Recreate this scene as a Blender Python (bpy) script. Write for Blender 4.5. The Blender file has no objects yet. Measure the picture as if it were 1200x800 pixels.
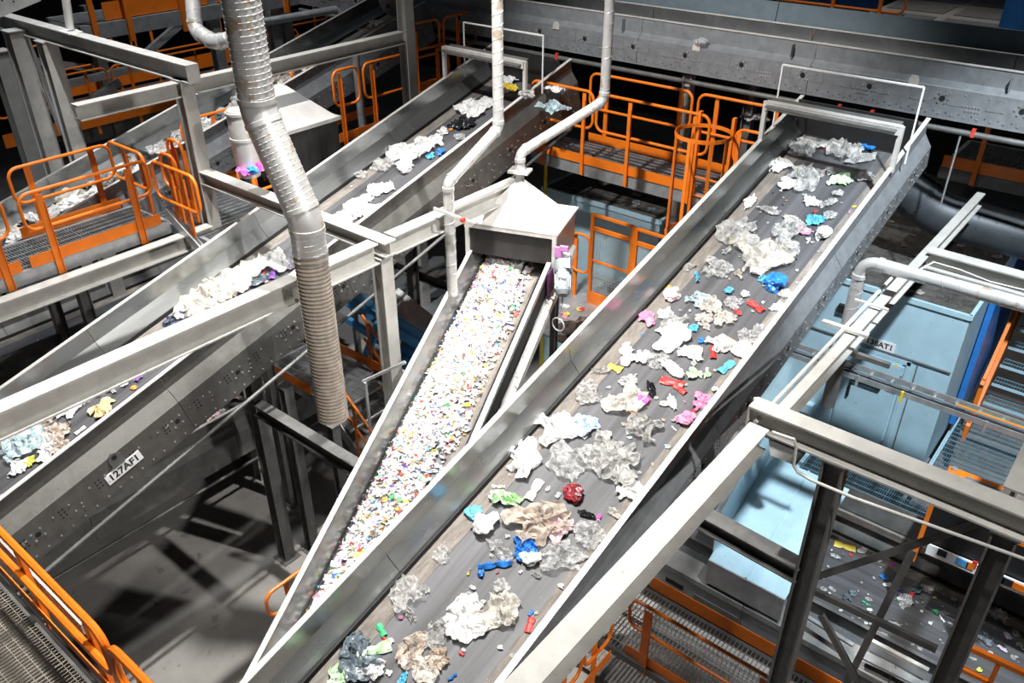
import bpy, bmesh, math, random
from mathutils import Vector, Matrix, noise
random.seed(7)
sc = bpy.context.scene
C = sc.collection
# ------------------------------------------------------------------ camera
CAMZ = 9.0
F = 978.4
PITCH = math.radians(31.65)
YAW = math.radians(-39.25)
hd = Vector((math.sin(YAW), math.cos(YAW), 0))
FW = hd * math.cos(PITCH) + Vector((0, 0, -math.sin(PITCH)))
RT = Vector((math.cos(YAW), -math.sin(YAW), 0))
UP = RT.cross(FW)
cam = bpy.data.cameras.new('camera')
cam.sensor_width = 36.0
cam.lens = 36.0 * F / 1200.0
cam.clip_end = 200
camo = bpy.data.objects.new('camera', cam)
C.objects.link(camo)
mw = Matrix.Identity(4)
for i in range(3):
    mw[i][0], mw[i][1], mw[i][2] = RT[i], UP[i], -FW[i]
mw[2][3] = CAMZ
camo.matrix_world = mw
sc.camera = camo
# ------------------------------------------------------------------ world, lamps, exposure
w = bpy.data.worlds.new('hall_ambient')
sc.world = w
w.use_nodes = True
w.node_tree.nodes['Background'].inputs[0].default_value = (0.75, 0.85, 1.0, 1)
w.node_tree.nodes['Background'].inputs[1].default_value = 0.022
sc.view_settings.view_transform = 'Standard'
sc.view_settings.look = 'None'
sc.view_settings.gamma = 1.0
sc.view_settings.exposure = 0.0
def lamp(x, y, z, power, col=(1, .97, .93), r=.22, spot=None, aim=None, blend=.6):
    l = bpy.data.lights.new('bay_or_fill_lamp', 'SPOT')  # hall lamps and added fill spots alike
    l.energy = power; l.color = col; l.shadow_soft_size = r
    l.spot_size = math.radians(spot or 120); l.spot_blend = blend
    o = bpy.data.objects.new('bay_or_fill_lamp', l); C.objects.link(o)
    o.location = (x, y, z)
    d = Vector(aim or (x, y, 0)) - Vector((x, y, z))
    o.rotation_euler = d.to_track_quat('-Z', 'Y').to_euler()
lamp(-5.4, 4.8, 14.2, 9400, (1, .975, .94), .14, 60, (-5.3, 4.9, 4), .7)
lamp(-9.0, 4.6, 14.2, 4300, (1, .985, .97), .14, 66, (-9.2, 4.9, 4), .6)
lamp(-2.6, 2.4, 13.6, 1700, (1, .975, .94), .18, 66, (-2.8, 3.0, 4), .6)
lamp(0.9, 5.8, 13.0, 9500, (.86, .94, 1), .16, 42, (-1.4, 10.8, 1.7), .6)  # added spot to brighten the booth front and the right-hand sides
lamp(-12.2, 4.4, 14.5, 2200, (.90, .95, 1), .2, 50, (-12.0, 5.4, 4.5), .7)
lamp(-5.6, 3.0, 14.0, 6500, (1, .98, .96), .2, 38, (-6.0, 10.7, 5.4), .8)  # added frontal fill for the cross conveyor plate
lamp(0.6, 7.6, 14.0, 6000, (1, .98, .95), .16, 26, (-8.7, 6.3, 2.0), .6)  # added spot, angled to reach the landing under the hose
lamp(-13.6, 8.4, 15.0, 2600, (.95, .97, 1), .2, 62, (-16.0, 8.6, 5.5), .7)  # added fill to lift the upper left walkway
lamp(-3.6, 13.6, 15.0, 900, (1, .98, .95), .2, 50)  # extra fill put in to lighten the ventilation casing
lamp(8.0, 2.6, 13.0, 5200, (1, .97, .93), .16, 42, (-9.4, 3.2, 0.2), .6)

# ------------------------------------------------------------------ helpers
def ray(px, py):
    return RT * (px - 600) - UP * (py - 400) + FW * F
def at(px, py, x=None, y=None, z=None, d=None):
    """a photograph pixel and one known world coordinate (or distance along the view) -> point"""
    v = ray(px, py)
    if x is not None: t = x / v.x
    elif y is not None: t = y / v.y
    elif z is not None: t = (z - CAMZ) / v.z
    else: t = d / F
    return Vector((0, 0, CAMZ)) + v * t
def depth(p):
    return (Vector(p) - Vector((0, 0, CAMZ))).dot(FW)
MATX = {}
def link(o):
    C.objects.link(o)
    return o
def empty(name, M=None, loc=None):
    o = bpy.data.objects.new(name, None)
    o.empty_display_size = .1
    link(o)
    if M is None: M = Matrix.Translation(Vector(loc or (0, 0, 0)))
    o.matrix_world = M
    MATX[o.name] = M.copy()
    return o
def tag(o, label=None, cat=None, group=None, kind=None):
    if label: o['label'] = label
    if cat: o['category'] = cat
    if group: o['group'] = group
    if kind: o['kind'] = kind
    return o
class MB:
    def __init__(s): s.v = []; s.f = []; s.mi = []
    def add(s, vs, fs, mi=0):
        b = len(s.v)
        s.v += [Vector(p) for p in vs]
        for f in fs: s.f.append([b + i for i in f]); s.mi.append(mi)
        return s
    def hexa(s, p, mi=0):   # 8 corners: bottom 0-3 ccw, top 4-7
        return s.add(p, [(3, 2, 1, 0), (4, 5, 6, 7), (0, 1, 5, 4), (1, 2, 6, 5), (2, 3, 7, 6), (3, 0, 4, 7)], mi)
    def box(s, c, size, X=None, Y=None, Z=None, mi=0):
        X = Vector(X or (1, 0, 0)); Y = Vector(Y or (0, 1, 0)); Z = Vector(Z or (0, 0, 1)); c = Vector(c)
        a, b, h = size[0] / 2, size[1] / 2, size[2] / 2
        P = [c + X * (a * i) + Y * (b * j) + Z * (h * k) for k in (-1, 1) for i, j in ((-1, -1), (1, -1), (1, 1), (-1, 1))]
        return s.hexa(P, mi)
    def bar(s, p0, p1, wd, ht, up=(0, 0, 1), mi=0):   # box along p0-p1, centred
        p0 = Vector(p0); p1 = Vector(p1); d = (p1 - p0); L = d.length; d.normalize()
        up = Vector(up)
        if abs(d.dot(up)) > .99: up = Vector((1, 0, 0))
        sd = d.cross(up).normalized(); u = sd.cross(d)
        return s.box((p0 + p1) / 2, (wd, L, ht), sd, d, u, mi)
    def prof(s, poly, p0, p1, sd, up, mi=0, caps=True):   # closed polygon (side, up) swept p0->p1
        p0 = Vector(p0); p1 = Vector(p1); sd = Vector(sd); up = Vector(up); n = len(poly)
        V = [p + sd * a + up * b for p in (p0, p1) for a, b in poly]
        fs = [(i, (i + 1) % n, n + (i + 1) % n, n + i) for i in range(n)]
        if caps: fs += [tuple(range(n - 1, -1, -1)), tuple(range(n, 2 * n))]
        return s.add(V, fs, mi)
    def tube(s, path, r, n=8, closed=False, caps=True, mi=0):
        P = [Vector(p) for p in path]; m = len(P)
        rings = []; u = None
        for i in range(m):
            a = P[i - 1] if (i > 0 or closed) else P[i]; b = P[(i + 1) % m] if (i < m - 1 or closed) else P[i]
            d = (b - a).normalized()
            if u is None:
                u = d.cross(Vector((0, 0, 1)))
                if u.length < .05: u = d.cross(Vector((1, 0, 0)))
                u.normalize()
            else:
                u = (u - d * u.dot(d)).normalized()
            vv = d.cross(u); rr = r[i] if isinstance(r, (list, tuple)) else r
            rings.append([P[i] + (u * math.cos(2 * math.pi * k / n) + vv * math.sin(2 * math.pi * k / n)) * rr for k in range(n)])
        V = [p for q in rings for p in q]; fs = []
        for i in range(m if closed else m - 1):
            j = (i + 1) % m
            for k in range(n): fs.append((i * n + k, i * n + (k + 1) % n, j * n + (k + 1) % n, j * n + k))
        if caps and not closed: fs += [tuple(range(n - 1, -1, -1)), tuple(range((m - 1) * n, m * n))]
        return s.add(V, fs, mi)
    def cyl(s, p0, p1, r, n=12, mi=0): return s.tube([p0, p1], r, n, mi=mi)
    def disc(s, c, nrm, r, h=.004, n=8, mi=0):
        c = Vector(c); nrm = Vector(nrm).normalized()
        return s.tube([c, c + nrm * h], r, n, mi=mi)
    def mesh(s, name, mats, M=None, smooth=False):
        me = bpy.data.meshes.new(name)
        vs = [M @ p for p in s.v] if M is not None else s.v
        me.from_pydata([tuple(p) for p in vs], [], s.f)
        for m in (mats if isinstance(mats, (list, tuple)) else [mats]): me.materials.append(m)
        if max(s.mi, default=0) > 0: me.polygons.foreach_set('material_index', s.mi)
        if smooth:
            me.polygons.foreach_set('use_smooth', [True] * len(s.f))
            try: me.set_sharp_from_angle(angle=math.radians(40))
            except Exception: pass
        me.update()
        return me
    def build(s, name, mats, parent=None, local=False, smooth=False, base=None):
        if parent is not None:
            Mi = None if local else MATX[parent.name].inverted()
            o = bpy.data.objects.new(name, s.mesh(name, mats, Mi, smooth)); link(o); o.parent = parent
            MATX[o.name] = MATX[parent.name].copy() if True else None
            return o
        b = Vector(base) if base else sum(s.v, Vector()) / max(1, len(s.v))
        if not base: b.z = min(p.z for p in s.v)
        T = Matrix.Translation(-b)
        o = bpy.data.objects.new(name, s.mesh(name, mats, T, smooth)); link(o); o.location = b
        MATX[o.name] = Matrix.Translation(b)
        return o

# ------------------------------------------------------------------ materials
MAT = {}
def mat(name, col, rough=.5, metal=0., var=.12, scale=6., stretch=(1, 1, 1), bump=0., spec=.5, col2=None, speck=None, detail=4, alpha=None, transl=0., sheen=None):
    if name in MAT: return MAT[name]
    m = bpy.data.materials.new(name); m.use_nodes = True
    nt = m.node_tree; N = nt.nodes; L = nt.links
    b = N['Principled BSDF']; out = N['Material Output']
    b.inputs['Roughness'].default_value = rough; b.inputs['Metallic'].default_value = metal
    b.inputs['Specular IOR Level'].default_value = spec
    tc = N.new('ShaderNodeTexCoord'); mp = N.new('ShaderNodeMapping'); L.new(tc.outputs['Object'], mp.inputs[0])
    mp.inputs['Scale'].default_value = stretch
    nz = N.new('ShaderNodeTexNoise'); nz.inputs['Scale'].default_value = scale; nz.inputs['Detail'].default_value = detail
    nz.inputs['Roughness'].default_value = .62
    L.new(mp.outputs[0], nz.inputs['Vector'])
    rp = N.new('ShaderNodeValToRGB'); L.new(nz.outputs['Fac'], rp.inputs[0])
    c2 = col2 or tuple(max(0, c * (1 - var * 2.2)) for c in col)
    rp.color_ramp.elements[0].position = .32; rp.color_ramp.elements[1].position = .68
    rp.color_ramp.elements[0].color = (*c2, 1); rp.color_ramp.elements[1].color = (*[min(1, c * (1 + var * .5)) for c in col], 1)
    src = rp.outputs[0]
    if speck:   # (colour, scale, threshold): dirt specks
        n2 = N.new('ShaderNodeTexNoise'); n2.inputs['Scale'].default_value = speck[1]; n2.inputs['Detail'].default_value = 3
        L.new(tc.outputs['Object'], n2.inputs['Vector'])
        r2 = N.new('ShaderNodeValToRGB'); L.new(n2.outputs['Fac'], r2.inputs[0])
        r2.color_ramp.elements[0].position = speck[2]; r2.color_ramp.elements[1].position = speck[2] + .06
        mx = N.new('ShaderNodeMixRGB'); L.new(r2.outputs[0], mx.inputs[0]); L.new(src, mx.inputs[1]); mx.inputs[2].default_value = (*speck[0], 1)
        src = mx.outputs[0]
    L.new(src, b.inputs['Base Color'])
    if metal > .3:
        mr = N.new('ShaderNodeMapRange'); L.new(nz.outputs['Fac'], mr.inputs[0])
        mr.inputs[3].default_value = max(.05, rough - .12); mr.inputs[4].default_value = min(1, rough + .12)
        L.new(mr.outputs[0], b.inputs['Roughness'])
    if bump:
        bp = N.new('ShaderNodeBump'); bp.inputs['Strength'].default_value = bump; bp.inputs['Distance'].default_value = .02
        L.new(nz.outputs['Fac'], bp.inputs['Height']); L.new(bp.outputs[0], b.inputs['Normal'])
    sh = b.outputs[0]
    if transl:
        t = N.new('ShaderNodeBsdfTranslucent'); t.inputs[0].default_value = (*col, 1)
        ms = N.new('ShaderNodeMixShader'); ms.inputs[0].default_value = transl; L.new(sh, ms.inputs[1]); L.new(t.outputs[0], ms.inputs[2]); sh = ms.outputs[0]
    if alpha is not None:
        t = N.new('ShaderNodeBsdfTransparent')
        ms = N.new('ShaderNodeMixShader'); L.new(t.outputs[0], ms.inputs[1]); L.new(sh, ms.inputs[2]); sh = ms.outputs[0]
        mr = N.new('ShaderNodeMapRange'); L.new(nz.outputs['Fac'], mr.inputs[0]); mr.inputs[1].default_value = .35; mr.inputs[2].default_value = .65
        mr.inputs[3].default_value = max(0, alpha - .3); mr.inputs[4].default_value = min(1, alpha + .25); L.new(mr.outputs[0], ms.inputs[0])
    L.new(sh, out.inputs[0])
    MAT[name] = m
    return m
steel = mat('stainless_sheet', (.40, .415, .41), .26, .8, .10, 3, (1, .15, 1), speck=((.40, .39, .37), 9, .70))
galv = mat('galvanised_steel', (.52, .54, .55), .42, .6, .12, 7)
beamgrey = mat('beam_grey_paint', (.50, .49, .46), .5, .12, .08, 5, speck=((.36, .32, .27), 14, .68))
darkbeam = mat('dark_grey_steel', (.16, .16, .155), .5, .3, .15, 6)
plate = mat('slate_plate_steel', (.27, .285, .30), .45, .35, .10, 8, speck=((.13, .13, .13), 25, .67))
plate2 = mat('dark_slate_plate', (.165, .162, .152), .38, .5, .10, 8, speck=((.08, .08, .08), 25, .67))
edge = mat('pale_edge_steel', (.66, .64, .60), .5, .2, .1, 5)
boltm = mat('bolt_zinc', (.75, .75, .75), .3, .8)
hole = mat('black_void', (.008, .008, .008), .9)
rubber = mat('black_rubber', (.018, .018, .019), .7, 0, .2)
belt = mat('conveyor_belt_rubber', (.105, .105, .112), .55, 0, .25, 3.2, (2.6, .10, 1), .08, speck=((.20, .18, .165), 45, .69))
beltdust = mat('dusty_belt_edge', (.23, .205, .18), .85, 0, .2, 18, (1.5, .3, 1), .15, speck=((.42, .38, .33), 70, .66))
orange = mat('orange_paint', (.88, .205, .012), .42, 0, .06, 5, speck=((.60, .15, .015), 18, .7))
lblue = mat('light_blue_paint', (.45, .66, .76), .45, 0, .06, 3, speck=((.22, .30, .34), 16, .71))
blue = mat('blue_paint', (.03, .21, .62), .4, 0, .1, 5)
midblue = mat('sky_blue_paint', (.08, .36, .75), .4, 0, .1, 5)
slate = mat('slate_blue_cover', (.14, .185, .215), .55, .2, .08, 5)
grat = mat('galvanised_grating', (.44, .46, .47), .5, .5, .15, 8)
gratb = mat('bluish_grating', (.25, .42, .52), .5, .3, .12, 8)
duct = mat('spiral_duct_metal', (.66, .655, .64), .34, .45, .08, 5, speck=((.46, .38, .29), 5, .60))
ductdark = mat('dark_duct_metal', (.06, .07, .08), .5, .3, .1, 5)
hose = mat('dusty_flex_hose', (.40, .345, .285), .75, 0, .15, 14, (1, 1, .4), .1)
white = mat('white_paint', (.80, .80, .78), .45, 0, .04, 5)
signw = mat('white_sign', (.86, .87, .88), .4, 0, .02)
black = mat('black_print', (.012, .012, .014), .5)
concrete = mat('concrete_floor', (.33, .315, .295), .8, 0, .14, 1.3, (1, 1, 1), .05, detail=8, speck=((.20, .19, .18), 5, .66))
roofd = mat('dirty_roof_sheet', (.10, .093, .085), .85, 0, .3, 6, (1, 1, 1), .3, speck=((.22, .20, .18), 30, .62))
walld = mat('dark_hall_wall', (.05, .055, .062), .8, 0, .15, 2)
hoodw = mat('hood_white_steel', (.80, .78, .75), .4, .1, .05, 5)
hoodd = mat('hood_dark_rubber', (.035, .033, .031), .6, 0, .25, 7, (1, 1, .25))
gmotor = mat('motor_grey', (.33, .36, .38), .4, .2, .08)
pinkp = mat('pink_plastic', (.62, .25, .58), .5, 0, .1)
purp = mat('purple_paint', (.10, .02, .10), .5, 0, .2)
yellow = mat('yellow_paint', (.85, .62, .03), .5, 0, .05)
redp = mat('red_paint', (.65, .05, .03), .5, 0, .05)
debris = mat('brown_debris', (.16, .12, .10), .95, 0, .35, 12, (1, 1, 1), .5)
graypanel = mat('grey_panel', (.16, .17, .175), .5, 0, .08)
mesh_s = mat('mesh_wire', (.55, .55, .53), .45, .5, .05)
FILM = {
 'clear': mat('clear_film', (.74, .74, .73), .28, 0, .10, 6, alpha=.50, transl=.25, bump=.5),
 'grey': mat('grey_film', (.58, .57, .55), .35, 0, .16, 4, alpha=.72, transl=.2, bump=.5),
 'white': mat('white_film', (.84, .84, .83), .38, 0, .06, 4, transl=.15, bump=.5),
 'cream': mat('cream_film', (.74, .70, .63), .42, 0, .12, 4, alpha=.85, transl=.2, bump=.5),
 'beige': mat('beige_film', (.60, .50, .42), .5, 0, .2, 4, alpha=.88, transl=.1, bump=.5),
 'blue': mat('blue_film', (.03, .22, .68), .33, 0, .2, 5, bump=.5),
 'cyan': mat('cyan_film', (.12, .48, .74), .35, 0, .2, 5, bump=.5),
 'palecyan': mat('pale_cyan_film', (.54, .70, .74), .35, 0, .2, 5, alpha=.8, bump=.5),
 'red': mat('red_film', (.72, .045, .04), .35, 0, .2, 5, bump=.4),
 'darkred': mat('dark_red_film', (.28, .02, .03), .3, 0, .9, 3, col2=(.015, .012, .014), bump=.5),
 'pink': mat('pink_film', (.82, .30, .48), .4, 0, .15, 5, bump=.5),
 'palepink': mat('pale_pink_film', (.82, .62, .64), .4, 0, .12, 4, bump=.5),
 'magenta': mat('magenta_film', (.68, .10, .42), .4, 0, .15, 5, bump=.5),
 'green': mat('green_film', (.05, .50, .20), .4, 0, .2, 5, bump=.4),
 'palegreen': mat('green_printed_film', (.70, .78, .68), .4, 0, .3, 3, col2=(.20, .52, .12), bump=.4),
 'yellow': mat('yellow_film', (.82, .62, .07), .4, 0, .15, 5, bump=.4),
 'lime': mat('lime_film', (.60, .66, .10), .4, 0, .15, 5, bump=.4),
 'orange': mat('orange_film', (.86, .32, .06), .4, 0, .15, 5, bump=.4),
 'black': mat('black_film', (.02, .02, .024), .3, 0, .3, 5, bump=.6),
 'navy': mat('navy_film', (.04, .05, .09), .3, 0, .4, 5, bump=.6),
 'slategrey': mat('slate_film', (.16, .20, .23), .3, 0, .3, 4, bump=.6),
 'purple': mat('purple_film', (.24, .10, .45), .4, 0, .2, 5, bump=.4),
 'lavender': mat('lavender_film', (.66, .60, .74), .4, 0, .1, 5, bump=.4),
 'blueprint': mat('blue_printed_white_film', (.82, .83, .86), .38, 0, .2, 3, col2=(.10, .25, .66), bump=.4),
 'silver': mat('silver_film', (.66, .68, .70), .25, .4, .15, 16, bump=.5),
 'brown': mat('brown_film', (.40, .31, .23), .5, 0, .2, 4, bump=.5),
 'tan': mat('tan_yellow_film', (.72, .56, .30), .45, 0, .12, 4, bump=.5),
}

# ------------------------------------------------------------------ generic pieces
def beam(name, label, p0, p1, h=.2, wd=.18, m=None, up=(0, 0, 1), cat='beam', group=None, topal=True, cap=False, parent=None):
    """H section; p0,p1 on the middle of the upper flange (or centre line if topal False)"""
    p0 = Vector(p0); p1 = Vector(p1); d = (p1 - p0).normalized(); up = Vector(up)
    sd = d.cross(up).normalized(); u = sd.cross(d)
    t = .016; a = wd / 2; wb = .006; o = 0 if topal else h / 2
    poly = [(-a, o), (-a, o - t), (-wb, o - t), (-wb, o - h + t), (-a, o - h + t), (-a, o - h), (a, o - h), (a, o - h + t), (wb, o - h + t), (wb, o - t), (a, o - t), (a, o)]
    mb = MB().prof(poly, p0, p1, sd, u)
    if cap:
        for p, s_ in ((p0, -1), (p1, 1)): mb.box(p + u * (o - h / 2) + d * s_ * .005, (wd, .01, h), sd, d, u)
    ob = mb.build(name, m or beamgrey, parent)
    if parent is None: tag(ob, label, cat, group)
    return ob
def post(label, x, y, z0, z1, wd=.18, m=None, group=None, face='x', plateb=True, name='steel_column'):
    root = empty(name, loc=(x, y, z0)); tag(root, label, 'column', group)
    beam('shaft', None, (x, y, z0 + .015), (x, y, z1), wd, wd, m or beamgrey, up=(1, 0, 0) if face == 'x' else (0, 1, 0), topal=False, parent=root)
    if plateb:
        MB().box((x, y, z0 + .008), (wd * 1.7, wd * 1.7, .016)).build('base_plate', m or beamgrey, root)
    MB().box((x, y, z1 + .008), (wd * 1.15, wd * 1.15, .016)).build('cap_plate', m or beamgrey, root)
    return root
def loop_path(p0, p1, z0, z1, r=.12, n=5):
    p0 = Vector(p0); p1 = Vector(p1); d = (p1 - p0).normalized(); L = (p1 - p0).length
    pts = []
    for cx, cz, a0 in ((L - r, z1 - r, 0), (r, z1 - r, 90), (r, z0 + r, 180), (L - r, z0 + r, 270)):
        for k in range(n + 1):
            a = math.radians(a0 + 90 * k / n)
            q = p0 + d * (cx + r * math.cos(a)); q.z = p0.z + cz + r * math.sin(a); pts.append(q)
    return pts
def railing(label, p0, p1, loops, posts, h=1.08, mid=.55, toe=True, below=.16, toe_h=.14, group=None, m=None, r=.021, toe_off=0., side=None, name='guard_railing', pw=.06):
    """p0-p1 at deck level; loops: (from, to) in metres along; posts: distances"""
    m = m or orange
    p0 = Vector(p0); p1 = Vector(p1); d = (p1 - p0).normalized(); n = Vector((-d.y, d.x, 0)) if side is None else Vector(side)
    root = empty(name, loc=p0); tag(root, label, 'railing', group)
    for a, b in loops:
        MB().tube(loop_path(p0 + d * a, p0 + d * b, mid, h), r, 8, closed=True).build('rail_loop', m, root, smooth=True)
    for t in posts:
        c = p0 + d * t + n * .03
        mb = MB().box(c + Vector((0, 0, (h - .03 - below) / 2)), (pw, .010, h - .03 + below), d, n)
        mb.box(c + d * (pw / 2) + n * .012 + Vector((0, 0, (h - .12 - below) / 2)), (.008, .03, h - .12 + below), d, n)
        po = mb.build('post', m, root)
        bb = MB()
        for dz in (-below + .03, -below + .09): bb.disc(c + Vector((0, 0, dz)) - n * .005, -n, .011, .008, 6)
        bb.build('bolts', boltm, po)
    if toe:
        MB().box(p0 + (p1 - p0) / 2 + n * (.012 + toe_off) + Vector((0, 0, toe_h / 2 + .01)), ((p1 - p0).length, .008, toe_h), d, n).build('toe_board', m, root)
    return root
def grating(name, c0, X, Y, lx, ly, m, parent=None, pitch=.034, cross=.11, t=.004, h=.03, label=None, cat='grating'):
    """bars along Y, spaced along X, from the corner c0"""
    c0 = Vector(c0); X = Vector(X); Y = Vector(Y); mb = MB(); Zv = X.cross(Y)
    k = int(lx / pitch)
    for i in range(k + 1):
        mb.box(c0 + X * (i * lx / k) + Y * (ly / 2) - Zv * h / 2, (t, ly, h), X, Y, Zv)
    k = max(1, int(ly / cross))
    for j in range(k + 1):
        mb.box(c0 + Y * (j * ly / k) + X * (lx / 2) - Zv * (h * .25), (lx, t * 1.3, h * .5), X, Y, Zv)
    o = mb.build(name, m, parent)
    if parent is None: tag(o, label, cat)
    return o
def platform(label, x0, x1, y0, y1, z, along='x', fas=.16, m=None, mg=None, name='walkway_platform', bars='y', pitch=.034, panels=None, cross=.11):
    root = empty(name, loc=(x0, y0, z - fas)); tag(root, label, 'platform')
    m = m or galv
    for a, b in (((x0, y0), (x1, y0)), ((x0, y1), (x1, y1)), ((x0, y0), (x0, y1)), ((x1, y0), (x1, y1))):
        MB().bar((a[0], a[1], z - fas / 2), (b[0], b[1], z - fas / 2), .05, fas).build('edge_channel', m, root)
    n = panels or max(1, round(max(x1 - x0, y1 - y0) / 1.0))
    for i in range(n):
        if along == 'x':
            a = x0 + (x1 - x0) * i / n; b = x0 + (x1 - x0) * (i + 1) / n - .008; A = (a, y0, z); lx, ly = b - a, y1 - y0
        else:
            a = y0 + (y1 - y0) * i / n; b = y0 + (y1 - y0) * (i + 1) / n - .008; A = (x0, a, z); lx, ly = x1 - x0, b - a
        if bars == 'y': g = grating('grating_panel', A, (1, 0, 0), (0, 1, 0), lx, ly, mg or grat, root, pitch, cross)
        else: g = grating('grating_panel', Vector(A) + Vector((lx, 0, 0)), (0, 1, 0), (-1, 0, 0), ly, lx, mg or grat, root, pitch, cross)
    return root
def text_mesh(s, size, name='lettering'):
    cu = bpy.data.curves.new('t', 'FONT'); cu.body = s; cu.size = size; cu.align_x = 'CENTER'; cu.align_y = 'CENTER'; cu.extrude = .001; cu.offset = size * .022
    o = bpy.data.objects.new('t', cu); C.objects.link(o)
    bpy.context.view_layer.update()
    dg = bpy.context.evaluated_depsgraph_get()
    me = bpy.data.meshes.new_from_object(o.evaluated_get(dg))
    me.name = name
    bpy.data.objects.remove(o)
    return me
def sign(parent, M, w_, h_, s, size, label):
    """plate with lettering; M local to the parent: x along text, y up, z out"""
    mb = MB().box((0, 0, .004), (w_, h_, .008))
    me = mb.mesh('sign_plate', signw)
    o = bpy.data.objects.new('sign_plate', me); link(o); o.parent = parent; o.matrix_local = M
    o['label'] = label
    t = text_mesh(s, size); t.materials.append(black)
    l = bpy.data.objects.new('lettering', t); link(l); l.parent = o; l.location = (0, 0, .0095)
    return o

# ------------------------------------------------------------------ the setting
tag(MB().box((-9, 9, -.15), (44, 40, .3)).build('floor', concrete), kind='structure')
tag(MB().box((-9, 27, 7.5), (44, .3, 15.6)).build('wall_back', walld), kind='structure')
tag(MB().box((-31, 9, 7.5), (.3, 40, 15.6)).build('wall_left', walld), kind='structure')

# ------------------------------------------------------------------ conveyors
class Conv: pass
def conveyor(name, label, org, az, inc, q0, q1, W, D=.42, plate_h=.40, npan=None, left_out=True, tube_rail=False, flare=.10, mats=None, slim=False, dust=(1, 1), bolt=True):
    c = Conv(); c.W = W; c.D = D; c.q0 = q0; c.q1 = q1
    az = math.radians(az); inc = math.radians(inc)
    d = Vector((math.cos(inc) * math.sin(az), math.cos(inc) * math.cos(az), math.sin(inc)))
    s = Vector((math.cos(az), -math.sin(az), 0)); n = s.cross(d)
    R = Matrix((s, d, n)).transposed().to_4x4(); c.R = R
    # empty at the conveyor's lower end
    base = Vector(org) + d * q0
    M = Matrix.Translation(base) @ R; c.M = M; c.O = Vector(org); c.s, c.d, c.n = s, d, n
    root = empty(name, M); tag(root, label, 'conveyor'); c.root = root
    L = q1 - q0; sm, em, pm = mats or (steel, edge, plate)
    # belt with dusty margins
    dl, dr = dust
    MB().box((W / 2, L / 2, -D - .015), (W - .10, L, .03)).build('belt', belt, root, local=True)
    mb = MB()
    if dl: mb.box((.115 + .09, L / 2, -D + .001), (.18, L, .004))
    if dr: mb.box((W - .115 - .07, L / 2, -D + .001), (.14, L, .004))
    if mb.v: mb.build('belt_margin', beltdust, root, local=True)
    npan = npan or max(1, round(L / 2.3)); pl = L / npan
    if slim:
        pf = [(-.055, 0), (.0, 0), (.0, -.012), (-.012, -.016), (.07, -D * .8), (.085, -D), (.075, -D), (.055, -D * .82), (-.055, -.05)]
    else:
        pf = [(-.045, 0), (0, 0), (.0, -.20), (.095, -D + .02), (.095, -D + .005), (.085, -D + .005), (-.010, -.205), (-.010, -.010), (-.045, -.010)]
    of = [(-.012, -.02), (-.012, -.20), (-flare, -.36), (-flare, -.36 - plate_h), (-flare + .07, -.36 - plate_h), (-flare + .07, -.366 - plate_h), (-flare - .008, -.366 - plate_h), (-flare - .008, -.355), (-.020, -.195), (-.020, -.02)]
    for side in (0, 1):
        me = {}
        for nm, poly, m_ in (('side_panel', pf, sm), ('frame_plate', of, pm)):
            if nm == 'frame_plate' and slim: continue
            P = poly if side == 0 else [(W - a, b) for a, b in poly][::-1]
            mb = MB().prof(P, (0, 0, 0), (0, pl - .006, 0), (1, 0, 0), (0, 0, 1))
            mesh_ = mb.mesh(nm, m_)
            for i in range(npan):
                o = bpy.data.objects.new(nm, mesh_); link(o); o.parent = root; o.location = (0, i * pl, 0)
        # pale top flange
        xx = -.022 if side == 0 else W + .022
        MB().box((xx, L / 2, .004), (.05, L, .008)).build('top_flange', em, root, local=True)
        # rubber skirt
        xs = .105 if side == 0 else W - .105
        MB().box((xs, L / 2, -D + .025), (.014, L, .05)).build('skirt', rubber, root, local=True)
        if bolt and not slim:
            xo = -flare - .008 if side == 0 else W + flare + .008; nx = -1 if side == 0 else 1
            bm_ = MB(); hm = MB(); y = .12; k = 0; rnd = random.Random(3)
            zc = -.36 - plate_h / 2
            while y < L - .1:
                bm_.disc((xo, y, -.36 - plate_h + .05), (nx, 0, 0), .010, .008, 6)
                if k % 3 == 0:
                    for a in (-.05, 0, .05):
                        for b in (-.02, .02): hm.disc((xo, y + b, zc + a * .9 + .04), (nx, 0, 0), .011, .002, 6)
                    for a in (-.09, .09): bm_.disc((xo, y + a, zc + .08), (nx, 0, 0), .010, .008, 6)
                if k % 6 == 4:
                    hm.disc((xo, y, zc + .03), (nx, 0, 0), .03, .002, 10)
                    for a in range(4): bm_.disc((xo, y + .07 * math.cos(a * 1.57 + .78), zc + .03 + .07 * math.sin(a * 1.57 + .78)), (nx, 0, 0), .012, .009, 6)
                if k % 4 == 1:
                    for a in range(3): bm_.disc((xo, y + rnd.uniform(-.05, .05), zc + rnd.uniform(-.07, .07)), (nx, 0, 0), .010, .008, 6)
                y += .14; k += 1
            tag(bm_.build('bolts', boltm, root, local=True), kind='stuff'); tag(hm.build('holes', hole, root, local=True), kind='stuff')
    # cross members and tail/head drums
    y = .5
    while y < L:
        MB().box((W / 2, y, -D - .17), (W, .08, .08)).build('cross_member', darkbeam, root, local=True); y += 1.15
    for y in (.08, L - .08):
        MB().cyl((.05, y, -D - .16), (W - .05, y, -D - .16), .14, 16).build('drum', rubber, root, local=True, smooth=True)
    MB().box((W / 2, L / 2, -D - .33), (W - .12, L - .2, .02)).build('return_belt', rubber, root, local=True)
    if tube_rail:
        MB().cyl((W + flare + .05, 0, -.36 - plate_h - .14), (W + flare + .05, L, -.36 - plate_h - .14), .024, 10).build('tube_rail', darkbeam, root, local=True, smooth=True)
    return c
def conv_pt(c, u, q, wv): return c.O + c.s * u + c.d * q + c.n * wv
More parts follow.
